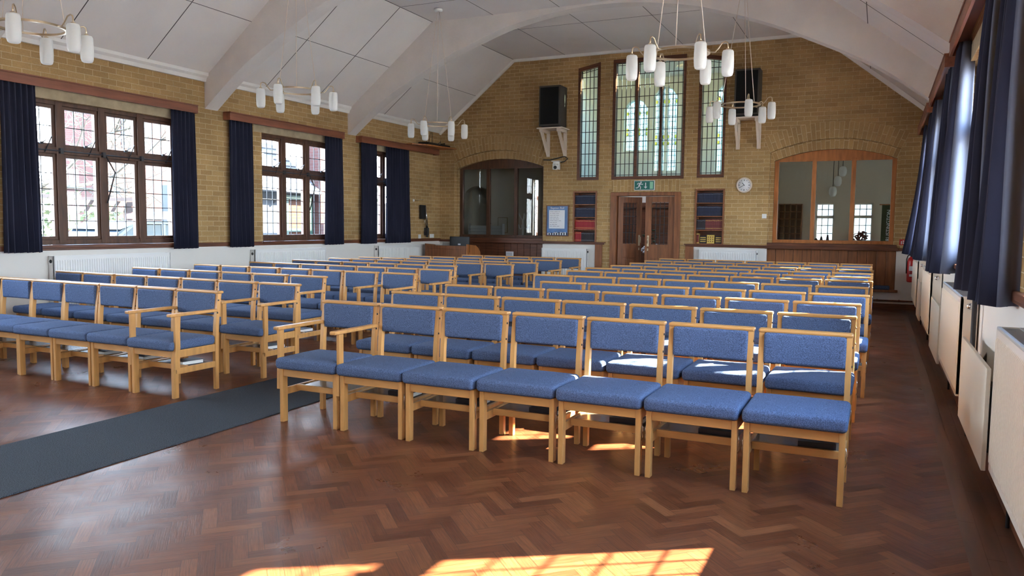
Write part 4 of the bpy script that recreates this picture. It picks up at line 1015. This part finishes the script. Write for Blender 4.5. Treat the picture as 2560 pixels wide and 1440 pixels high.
speaker('black fronted loudspeaker on a white shelf left of the leaded windows', -6.205, 3.445, 4.255, .46, .44)
spk_shelf('white bracket shelf under the left loudspeaker, above the camera', -6.205, 3.42, .44)
speaker('black fronted loudspeaker on a shelf right of the leaded windows', -2.32, 3.475, 4.31, .44, .40)
spk_shelf('white bracket shelf under the right loudspeaker, above the clock', -2.32, 3.45, .40)
t = thing('ptz_camera', 'small white swivel camera on the wall beneath the left loudspeaker', 'camera', (-6.175, YB, 2.66), 0)
obj('mount', G().box(-.09, .09, -.16, 0, .085, .10, .004), 'plast', t)
obj('base', G().lathe([(.07, .085), (.075, .05), (.06, .04)], (0, -.09, 0), 20), 'plast', t)
g = G(); g.box(-.075, -.052, -.13, -.05, -.08, .05, .01); g.box(.052, .075, -.13, -.05, -.08, .05, .01); obj('yoke', g, 'plast', t)
obj('head', G().lathe2((0, -.10, -.025), .062, 1, 1, 1, 18), 'plast', t)
obj('lens', G().lathe([(.034, -.165), (.036, -.15), (.030, -.12)], (0, 0, -.035), 16, 'y'), 'blackp', t)
g = G(); g.tube([(-6.50, YB-.012, 2.80), (-6.35, YB-.02, 2.79), (-6.15, YB-.02, 2.83), (-6.02, YB-.02, 2.86), (-5.95, YB-.02, 2.81), (-6.02, YB-.03, 2.75), (-6.09, YB-.05, 2.73)], .012, 8)
tag(obj('camera_cable', g, 'iron'), 'black cable looped behind the white swivel camera', 'cable')

# exit sign
t = thing('exit_sign', 'green running man exit sign with down arrow above the double doors', 'sign', (-4.298, YB, 2.235))
obj('housing', G().box(-.21, .21, -.045, 0, -.098, .098, .004), 'plast', t)
obj('face', G().box(-.198, .198, -.049, -.044, -.086, .086), 'green', t)
Y_ = -.052
g = G(); g.lathe2((-.065, Y_, .062), .016, 1, .15, 1, 12)
def limb(*p, w=.018):
    for a, b in zip(p, p[1:]): g.bar((a[0], Y_, a[1]), (b[0], Y_, b[1]), w, .003, up=(0, 1, 0))
limb((-.078, .045), (-.105, -.005), w=.034); limb((-.075, .042), (-.045, .015), (-.022, .03), w=.013); limb((-.085, .045), (-.125, .045), (-.142, .015), w=.013)
limb((-.103, -.005), (-.072, -.03), (-.078, -.075), w=.017); limb((-.108, -.005), (-.125, -.045), (-.172, -.05), w=.017)
obj('running_figure', g, 'whitep', t)
g = G(); g.bar((.03, Y_, .055), (.03, Y_, -.03), .018, .003, up=(0, 1, 0)); g.prism([(-.005, -.025), (.065, -.025), (.03, -.065)], 'y', Y_-.0015, Y_+.0015); obj('arrow', g, 'whitep', t)
obj('indicator_panel', G().box(.115, .18, Y_-.001, Y_+.003, -.07, .07), 'led', t)

# clock at twenty to eleven
t = thing('wall_clock', 'round white faced wall clock with a pale wooden rim at right of the bookcase', 'clock', (-2.367, YB, 2.218))
obj('rim', G().lathe([(.118, -.025), (.124, -.045), (.138, -.045), (.146, -.03), (.146, 0), (.118, 0)], (0, 0, 0), 36, 'y'), 'bracket', t)
obj('dial', G().lathe([(.001, -.03), (.120, -.03), (.120, -.01)], (0, 0, 0), 36, 'y'), 'whitep', t)
g = G()
for k in range(12):
    a = k*pi/6; c, s = math.sin(a), math.cos(a); r0 = .088 if k % 3 else .080; g.bar((r0*c, -.032, r0*s), (.104*c, -.032, .104*s), .007 if k % 3 else .011, .002, up=(0, 1, 0))
obj('hour_marks', g, 'black', t)
for nm, a, L, w in (('hour_hand', 320, .058, .010), ('minute_hand', 240, .088, .007)):
    a = math.radians(a); g = G(); g.bar((-.012*math.sin(a), -.035, -.012*math.cos(a)), (L*math.sin(a), -.035, L*math.cos(a)), w, .002, up=(0, 1, 0)); obj(nm, g, 'black', t)

# framed blue notice
t = thing('framed_notice', 'blue framed notice titled Baptism Roll beside the left bookcase', 'notice', (-6.165, YB, 1.52))
g = G()
for r in ((-.255, -.235, -.325, .325), (.235, .255, -.325, .325), (-.235, .235, -.325, -.305), (-.235, .235, .305, .325)): g.box(r[0], r[1], -.025, 0, r[2], r[3], .003)
obj('frame', g, 'darkwood', t); obj('backing', G().box(-.24, .24, -.012, 0, -.31, .31), 'poster', t); obj('sheet', G().box(-.19, .165, -.014, -.011, -.165, .225), 'whitep', t)
me = text_mesh('title', 'Baptism Roll', .062); me.transform(Matrix.Translation((0, -.0145, .265)) @ Matrix.Rotation(pi/2, 4, 'X')); obj('title', me, 'whitep', t)
g = G(); rr = random.Random(2)
for i in range(9):
    z = .19-i*.038; x = -.17
    for k in range(3): w = rr.uniform(.03, .085); g.box(x, x+w, -.0152, -.014, z-.004, z+.004); x += w+.014
obj('print_lines', g, 'text', t)
g = G(); gw = G()
for i in range(16):
    x = -.22+i*.028; h = rr.uniform(.03, .055); (g if i % 2 else gw).box(x, x+.024, -.0145, -.012, -.30, -.30+h)
    (gw if i % 3 else g).lathe2((x+.012, -.013, -.30+h+.004), .010, 1, .15, 1, 8)
obj('photo_strip', g, 'darkb', t); obj('photo_faces', gw, 'whitep', t)

# bookcases let into the wall
def bookcase(label, x0, x1, z0, z1, shelves):
    t = thing('bookcase', label, 'bookcase', (0, YB, 0)); D = .24
    g = G(); g.box(x0, x0+.03, -.02, D, z0, z1, .003); obj('side_panel', g, 'panelwood', t)
    g = G(); g.box(x1-.03, x1, -.02, D, z0, z1, .003); obj('side_panel', g, 'panelwood', t)
    g = G(); g.box(x0+.03, x1-.03, -.018, D, z1-.035, z1, .003); obj('top_panel', g, 'panelwood', t)
    obj('back_panel', G().box(x0, x1, D-.012, D, z0, z1), 'darkwood', t)
    for z in shelves: g = G(); g.box(x0+.03, x1-.03, -.012, D-.012, z-.018, z, .002); obj('shelf', g, 'panelwood', t)
    return t
SHL = (1.09, 1.345, 1.60, 1.865)
bookcase('recessed bookcase of hymn books at left of the double doors', -5.815, -5.298, 1.07, 2.135, SHL)
SHR = (1.10, 1.365, 1.635, 1.89)
bookcase('recessed bookcase of hymn books at right of the double doors', -3.285, -2.725, 1.075, 2.157, SHR)
rb = random.Random(4)
def book_row(x0, x1, z, n, m, h, colour, where, band=None):
    w = (x1-x0)/n
    for i in range(n):
        hh = h*rb.uniform(.975, 1.02); ww = w*.95
        t = thing('hymn_book', '%s book, %s from the left, %s' % (colour, (ORD+['twelfth', 'thirteenth', 'fourteenth', 'fifteenth', 'sixteenth', 'seventeenth', 'eighteenth'])[i+1], where), 'book', (x0+(i+.5)*w, YB+.02, z+.002), 0, '%s books %s' % (colour, where.split(',')[0]))
        g = G(); g.box(-ww/2, ww/2, 0, .14, 0, hh, .003); obj('cover', g, m, t)
        g = G()
        for q in ((.12, .86) if band else (.86,)): obj('spine_band', G().box(-ww/2+.002, ww/2-.002, -.001, .004, hh*q, hh*q+.008), band or 'text', t)
xa, xb = -5.783, -5.33
book_row(xa, xb, SHL[3], 16, 'navyb', .185, 'navy', 'top shelf of left bookcase')
book_row(xa, xb, SHL[2], 16, 'navyb', .190, 'navy', 'second shelf of left bookcase')
book_row(xa, xb, SHL[1], 16, 'redb', .195, 'bright red', 'third shelf of left bookcase', 'gold')
book_row(xa, xa+.145, SHL[0], 5, 'redb', .20, 'bright red', 'bottom shelf of left bookcase', 'gold')
book_row(xa+.147, xb, SHL[0], 12, 'darkb', .19, 'black', 'bottom shelf of left bookcase', 'text')
xa, xb = -3.253, -2.757
book_row(xa, xb, SHR[3], 16, 'navyb', .185, 'navy', 'top shelf of right bookcase')
book_row(xa, xb, SHR[2], 17, 'navyb', .185, 'navy', 'second shelf of right bookcase')
book_row(xa, xa+.17, SHR[1], 6, 'darkb', .20, 'black', 'third shelf of right bookcase', 'text')
book_row(xa+.172, xb, SHR[1], 10, 'maroonb', .205, 'maroon', 'third shelf of right bookcase', 'gold')
def block_book(x, w, h, m, label, deco):
    t = thing('display_book', label, 'book', (x, YB+.03, SHR[0]+.002), 0, 'books on show on the bottom shelf')
    g = G(); g.box(-w/2, w/2, 0, .10, 0, h, .003); obj('cover', g, m, t)
    g = G()
    if deco == 'bands':
        for z in (.25, .5, .75): g.box(-w/2+.006, w/2-.006, -.002, .002, h*z-.008, h*z+.008)
    elif deco == 'dots':
        for a in (-.3, 0, .3):
            for b in (.25, .5, .75): g.lathe([(.010, -.002), (.012, .002)], (a*w, 0, b*h), 10, 'y')
    else: g.box(-w/2+.004, w/2-.004, -.002, .002, h*.1, h*.9)
    obj('cover_pattern', g, 'maroonb' if m == 'gold' else 'gold', t)
block_book(-3.222, .055, .19, 'gold', 'gold spined book at the left end of the right bookcase bottom shelf', 'spine')
block_book(-3.12, .12, .15, 'darkb', 'dark gilt patterned book lying second on the right bookcase bottom shelf', 'bands')
block_book(-2.975, .145, .165, 'gold', 'square gold book in the middle of the right bookcase bottom shelf', 'dots')
block_book(-2.825, .115, .15, 'darkb', 'dark gilt edged book at the right end of the right bookcase bottom shelf', 'bands')

# small wall things
t = thing('light_switch', 'white light switch on the brick beside the right arched screen', 'switch', (-1.985, YB, 1.635)); obj('plate', G().box(-.042, .042, -.012, 0, -.042, .042, .004), 'plast', t); obj('rocker', G().box(-.012, .012, -.016, -.01, -.018, .018), 'whitep', t)
t = thing('fire_sign', 'small red fire extinguisher sign low on the brick by the back right corner', 'sign', (.355, YB, 1.19)); obj('plate', G().box(-.045, .045, -.006, 0, -.05, .05), 'red', t)
g = G(); g.box(-.02, -.005, -.009, -.005, -.035, .02); g.box(.008, .028, -.009, -.005, -.03, -.005); g.box(.008, .028, -.009, -.005, .005, .03); obj('pictogram', g, 'whitep', t)
t = thing('fire_extinguisher', 'red fire extinguisher hung in the back right corner', 'fire extinguisher', (.515, YB-.10, .50))
obj('cylinder', G().lathe([(.05, 0), (.066, .01), (.068, .03), (.068, .36), (.055, .41), (.022, .44), (.02, .455)], n=24), 'red', t)
g = G(); g.tube([(0, 0, .45), (0, 0, .49)], .018, 10); g.tube([(-.005, 0, .49), (.05, -.03, .52)], .01, 6); g.tube([(0, 0, .485), (-.06, -.03, .46), (-.078, -.02, .40), (-.075, 0, .15)], .010, 8); obj('valve_and_hose', g, 'blackp', t)
obj('label_band', G().box(-.03, .03, -.072, -.060, .10, .14), 'whitep', t); obj('label_band', G().box(-.035, .035, -.072, -.056, .20, .28), 'whitep', t)
obj('wall_bracket', G().box(-.02, .02, .06, .10, .25, .35), 'iron', t)
t = thing('bench_cushion', 'folded blue-grey cushion on the low ledge under the right arched screen', 'cushion', (.06, YB+.0, .345)); 
g = G(); g.rbox(-.13, .13, -.05, .045, 0, .07, .02); obj('cover', g, 'fabric', t)
t = thing('notice_card', 'small white card leaning on the dark panelling left of the radiator niche', 'card', (-7.28, YB-.0, .80)); obj('sheet', G().box(-.08, .08, -.012, .045, -.055, .045), 'whitep', t); g = G(); g.box(-.07, .07, -.0135, -.011, -.01, -.004); g.box(-.07, .07, -.0135, -.011, .012, .018); g.box(-.07, .07, -.0135, -.011, -.032, -.026); obj('print_lines', g, 'text', t)

# ================================================================== AV DESK AND THE LEFT CORNER
t = thing('sound_desk', 'brown wooden sound desk with a rounded end panel in the back left corner', 'desk', (-8.2, 14.2, 0))
g = G(); g.box(-.52, .44, 0, .022, .02, .955, .003); obj('front_panel', g, 'panelwood', t)
g = G(); g.box(-.53, .45, -.006, .03, .90, .975, .004); obj('top_band', g, 'panelwood', t)
g = G(); g.prism([(0, 0), (.62, 0), (.62, .72), (.58, .84), (.50, .92), (.38, .98), (0, 1.01)], 'x', .45, .475); obj('end_panel', g, 'orangewood', t)
g = G(); g.prism([(0, 0), (.62, 0), (.62, .72), (.50, .92), (.38, .98), (0, 1.01)], 'x', -.55, -.525); obj('end_panel', g, 'panelwood', t)
obj('worktop', G().box(-.525, .45, .02, .62, .74, .765), 'panelwood', t)
t = thing('computer_monitor', 'black computer monitor seen from behind on the sound desk', 'monitor', (-7.96, 14.30, .770))
g = G(); g.box(-.235, .235, -.02, .02, .06, .395, .008); obj('casing', g, 'blackp', t); obj('stand', G().box(-.025, .025, -.0, .04, .0, .1).box(-.11, .11, -.06, .10, 0, .012), 'blackp', t); obj('rating_label', G().box(-.03, .03, -.023, -.019, .22, .25), 'whitep', t)
t = thing('paper_sheet', 'pale tilted panel standing beside the monitor on the sound desk', 'panel', (-8.36, 14.45, .767)); obj('sheet', G().box(-.10, .10, -.006, .006, 0, .27), 'grille', t)
# equipment shelf over the last left pelmet
t = thing('equipment_shelf', 'wooden shelf for equipment jutting out at the end of the last left pelmet', 'shelf', (XL, 14.65, 3.072))
g = G(); g.prism([(0, -.72), (.14, -.72), (.34, -.45), (.46, .35), (.46, .60), (0, .60)], 'z', 0, .025); obj('board', g, 'orangewood', t)
obj('support', G().box(0, .10, .42, .46, -.12, 0), 'pelmet', t)
t = thing('radio_receiver', 'black wireless receiver with upright aerials on the corner equipment shelf', 'receiver', (XL+.22, 14.45, 3.099))
obj('casing', G().box(-.12, .12, -.22, .22, 0, .05, .004), 'blackp', t)
for y, l in ((-.21, -.06), (-.12, .05), (.02, -.05)): obj('aerial', G().tube([(.08, y, .04), (.10, y+l, .27)], .006, 6), 'blackp', t)
t = thing('network_box', 'black flat equipment box with cables at the right of the corner shelf', 'receiver', (XL+.24, 14.88, 3.099)); obj('casing', G().box(-.14, .14, -.17, .22, 0, .045, .004), 'blackp', t); obj('cable', G().tube([(.0, -.12, .04), (.05, -.05, .10), (.02, .02, .07), (.06, .12, .09), (.0, .2, .05)], .008, 6), 'blackp', t)
# jointed reading arm on the left wall
t = thing('wall_lamp', 'black and silver jointed lamp on the brick wall behind the sound desk', 'lamp', (XL, 14.60, 1.14))
obj('head', G().box(.03, .09, -.20, -.04, .39, .69, .006), 'blackp', t)
obj('arm', G().tube([(.05, .01, .68), (.06, .07, .20)], .018, 10), 'steel', t); obj('arm', G().tube([(.05, -.05, .40), (.06, .03, .20)], .010, 10), 'steel', t)
g = G(); g.box(.0, .09, .03, .10, .04, .20, .006); g.tube([(.05, .06, .16), (.07, -.06, .10), (.05, -.02, .04)], .016, 8); g.lathe2((.05, .08, .02), .03, 1, 1, 1, 12); obj('clamp', g, 'iron', t)
for lab, y, z, w in (('single white socket left of the jointed wall lamp', 14.44, 1.15, .05), ('double white socket right of the jointed wall lamp', 14.95, 1.16, .085)):
    t = thing('wall_socket', lab, 'socket', (XL, y, z)); obj('plate', G().box(0, .012, -w, w, -.043, .043, .003), 'plast', t); obj('switch', G().box(.012, .016, -.012, .012, .01, .03), 'whitep', t)
t = thing('cupboard_box', 'plain white box standing against the left wall beside the desk', 'box', (XL+.02, 14.72, 0)); obj('body', G().box(.02, .26, -.24, .2, 0, .96, .006), 'white', t); obj('lid', G().box(.01, .27, -.25, .21, .96, .985, .004), 'white', t)
t = thing('wall_fixing', 'round white fixing on the brick beside the last left curtain', 'fixing', (XL, 14.2, 1.92)); obj('disc', G().lathe([(.028, 0), (.028, .012), (.02, .018)], (0, 0, 0), 14, 'x'), 'plast', t); obj('hook', G().tube([(.01, .04, 0), (.012, .38, .03)], .004, 6), 'iron', t)

# ================================================================== OUTSIDE THE LEFT WINDOWS
struct('ground', G().box(-60, .9, -30, 70, -.5, -.3), 'asphalt'); struct('ground_bounce', G().box(.9, 40, -30, 70, -.5, -.3), 'bounceground')  # paler unseen ground on the right is added to bounce sunlight indoors
def bush(label, c, r, n, m, seed, nm='bush', cat='bush', leaf=(.10, .22)):
    t = thing(nm, label, cat, (c[0], c[1], -.3)); rr = random.Random(seed); g = G()
    for k in range(n):
        a, e, q = rr.uniform(0, 2*pi), rr.uniform(-.4, 1.5), rr.uniform(.35, 1)**.5
        p = Vector((r[0]*q*math.cos(a)*math.cos(e), r[1]*q*math.sin(a)*math.cos(e), c[2]+.3+r[2]*q*math.sin(e)))
        if p.z < .05: continue
        s = rr.uniform(*leaf); u = Vector((rr.gauss(0, 1), rr.gauss(0, 1), rr.gauss(0, 1))).normalized(); v = u.orthogonal().normalized()
        g.add([(p-u*s*.5)[:], (p+v*s*.28)[:], (p+u*s*.5)[:], (p-v*s*.28)[:]], [(0, 1, 2, 3)])
    f = obj('foliage', g, m, t); f['kind'] = 'stuff'
    obj('stem', G().tube([(0, 0, 0), (0, 0, c[2]+.2)], .08, 8), 'twig', t); return t
def bare_tree(label, x, y, H, R, seed, n1):
    t = thing('bare_tree', label, 'tree', (x, y, -.3)); rr = random.Random(seed); g = G()
    def branch(p, d, L, r, lev):
        pts = [p]
        for k in range(4):
            d = (d+Vector((rr.gauss(0, .22), rr.gauss(0, .22), rr.gauss(.0, .16)))).normalized(); pts.append(pts[-1]+d*L/4)
        g.tube(pts, r, 4 if lev else 7, False, r*.45)
        if lev < 3:
            for k in range([n1, 6, 5][lev]):
                q = pts[rr.randint(1, 4)]; e = (d+Vector((rr.gauss(0, .75), rr.gauss(0, .75), rr.gauss(.1, .5)))).normalized()
                branch(q, e, L*rr.uniform(.5, .72), r*.5, lev+1)
    tr = G(); tr.tube([(0, 0, 0), (.1, .1, H*.25), (0, .2, H*.42)], .16, 9, False, .11); obj('trunk', tr, 'twig', t)
    for k in range(5): branch(Vector((0, .2, H*.40)), Vector((rr.gauss(0, .6), rr.gauss(0, .9), rr.uniform(.2, .9))).normalized(), H*.5, .06, 0)
    f = obj('twigs', g, 'twig', t); f['kind'] = 'stuff'; return t
bare_tree('bare branching tree filling the large left window', -18.8, 12.2, 6.2, 3, 21, 7)
bare_tree('second bare tree farther left behind the pergola', -36.0, 14.0, 6.4, 3, 22, 6)
bush('yellow green hedge behind the cars outside the large left window', (-26.0, 15, .9), (1.0, 6.5, 1.9), 2600, 'leaf', 31, 'hedge', 'hedge', (.15, .3))
bush('dark green shrub outside the window nearest the back left corner', (-16.6, 21.5, 1.2), (1.8, 2.5, 2.2), 1400, 'leaf', 32)
# pergola
t = thing('pergola', 'weathered wooden pergola rails crossing the view in the large left window', 'pergola', (-15.7, 9.3, -.3))
for z in (1.92, 2.06): obj('rail', G().box(-.04, .04, -4.5, 3.4, z, z+.10), 'fencewood', t)
for y in (-3.3, -1.15, 1.05, 3.2): obj('post', G().box(-.06, .06, y-.06, y+.06, 0, 2.1), 'fencewood', t)
for k in range(12): obj('slat', G().box(-.5, .5, -4.2+k*.65, -4.15+k*.65, 2.17, 2.24), 'fencewood', t)
# parked cars
def car(label, x, y, rz, paint):
    t = thing('car', label, 'car', (x, y, -.3), rz)
    body = [(-2.05, .35), (-2.1, .75), (-1.95, .95), (-1.1, 1.02), (1.45, 1.02), (2.0, .92), (2.08, .6), (2.0, .32)]
    g = G(); g.prism(body, 'y', -.85, .85); obj('body', g, paint, t)
    g = G(); n0 = [(-1.25, 1.0), (-.55, 1.56), (-.2, 1.66), (1.0, 1.66), (1.55, 1.5), (1.85, 1.0)]
    g.prism(n0, 'y', -.72, .72); obj('cabin', g, 'carglass', t)
    g = G(); g.prism([(-.62, 1.55), (-.2, 1.66), (1.0, 1.66), (1.6, 1.52), (1.55, 1.60), (1.0, 1.72), (-.2, 1.72)], 'y', -.74, .74)
    for s in (-.73, .70): g.prism([(-1.28, 1.0), (-1.2, 1.0), (-.2, 1.68), (-.3, 1.68)], 'y', s, s+.03); g.prism([(.35, 1.0), (.45, 1.0), (.45, 1.68), (.35, 1.68)], 'y', s, s+.03); g.prism([(1.75, 1.0), (1.9, 1.0), (1.5, 1.65), (1.35, 1.65)], 'y', s, s+.03)
    obj('roof', g, paint, t)
    for a in (-1.3, 1.3):
        for s in (-.86, .72): g = G(); g.lathe([(.31, 0), (.32, .03), (.32, .11), (.3, .14)], (a, s, .32), 20, 'y'); obj('wheel', g, 'blackp', t)
    return t
car('blue car parked outside the large left window', -14.0, 11.0, pi/2, 'carblue')
car('silver car parked at the left beyond the near curtain', -13.8, 6.4, pi/2, 'carsilver')
t = thing('canoe', 'red upturned canoe on the roof of the blue car', 'canoe', (-14.0, 12.1, 1.46))
g = G()
ring = [(.0, -1.0, .10), (.16, -.7, .14), (.24, -.3, .16), (.26, 0, .17), (.24, .3, .16), (.16, .7, .14), (0, 1.0, .10)]
vs = []
for w_, y_, h_ in ring: vs += [((w_+.01)*math.cos(a*pi/6), y_, h_*math.sin(a*pi/6)) for a in range(7)]
g.add(vs, [(i*7+k, i*7+k+1, (i+1)*7+k+1, (i+1)*7+k) for i in range(6) for k in range(6)], True); obj('hull', g, 'pinkred', t)
g = G(); g.box(-.4, .4, -.32, -.28, -.03, .0); g.box(-.4, .4, .28, .32, -.03, 0); obj('roof_bar', g, 'iron', t)
# brick house beyond the trees
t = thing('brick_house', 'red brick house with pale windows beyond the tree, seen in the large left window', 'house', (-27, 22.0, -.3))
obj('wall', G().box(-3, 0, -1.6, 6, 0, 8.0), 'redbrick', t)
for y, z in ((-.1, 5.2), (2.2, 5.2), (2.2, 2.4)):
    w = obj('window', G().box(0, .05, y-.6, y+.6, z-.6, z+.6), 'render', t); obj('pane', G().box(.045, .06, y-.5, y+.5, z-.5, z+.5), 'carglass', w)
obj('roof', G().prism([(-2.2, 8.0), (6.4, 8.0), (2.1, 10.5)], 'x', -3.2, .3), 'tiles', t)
# white bungalow with a tiled roof and a green door opposite the middle window
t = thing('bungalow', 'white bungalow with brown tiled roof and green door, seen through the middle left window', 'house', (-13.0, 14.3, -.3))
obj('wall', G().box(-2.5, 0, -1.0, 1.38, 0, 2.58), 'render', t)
g = G()
for k in range(17):
    z = 2.50+k*.15; x = .25-k*.19; g.prism([(x, z), (x-.22, z+.165), (x-.22, z+.185), (x+.0, z+.05)], 'y', -1.1+max(0, k-4)*.13, 1.40)
obj('roof', g, 'tiles', t)
obj('gutter', G().tube([(.30, -1.1, 2.47), (.30, 1.38, 2.47)], .05, 8), 'iron', t); obj('bracket', G().tube([(.25, .0, 2.45), (.15, .0, 2.25), (0, 0, 2.2)], .03, 6), 'iron', t)
dr = G()
for r in ((.35, .47, 0, 2.38), (1.22, 1.34, 0, 2.38), (.47, 1.22, 2.28, 2.38), (.47, 1.22, 1.50, 1.58)): dr.box(0, .06, *r)
obj('door_frame', dr, 'doorgreen', t); obj('door_panel', G().box(0, .02, .47, 1.22, 0, 2.28), 'orangebrick', t)
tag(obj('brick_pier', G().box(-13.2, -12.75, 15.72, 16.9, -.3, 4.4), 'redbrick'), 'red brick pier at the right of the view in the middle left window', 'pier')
t = thing('garden_wall', 'low wall outside the slim gap of the window by the back left corner', 'wall', (-13.0, 19.5, -.3)); obj('wall', G().box(-.2, 0, -2.5, 2.5, 0, 2.3), 'render', t)
tag(obj('porch_post', G().box(-11.0, -10.75, 9.55, 9.80, -.3, 3.6), 'concrete'), 'pale porch post outside at the right end of the large left window', 'post')
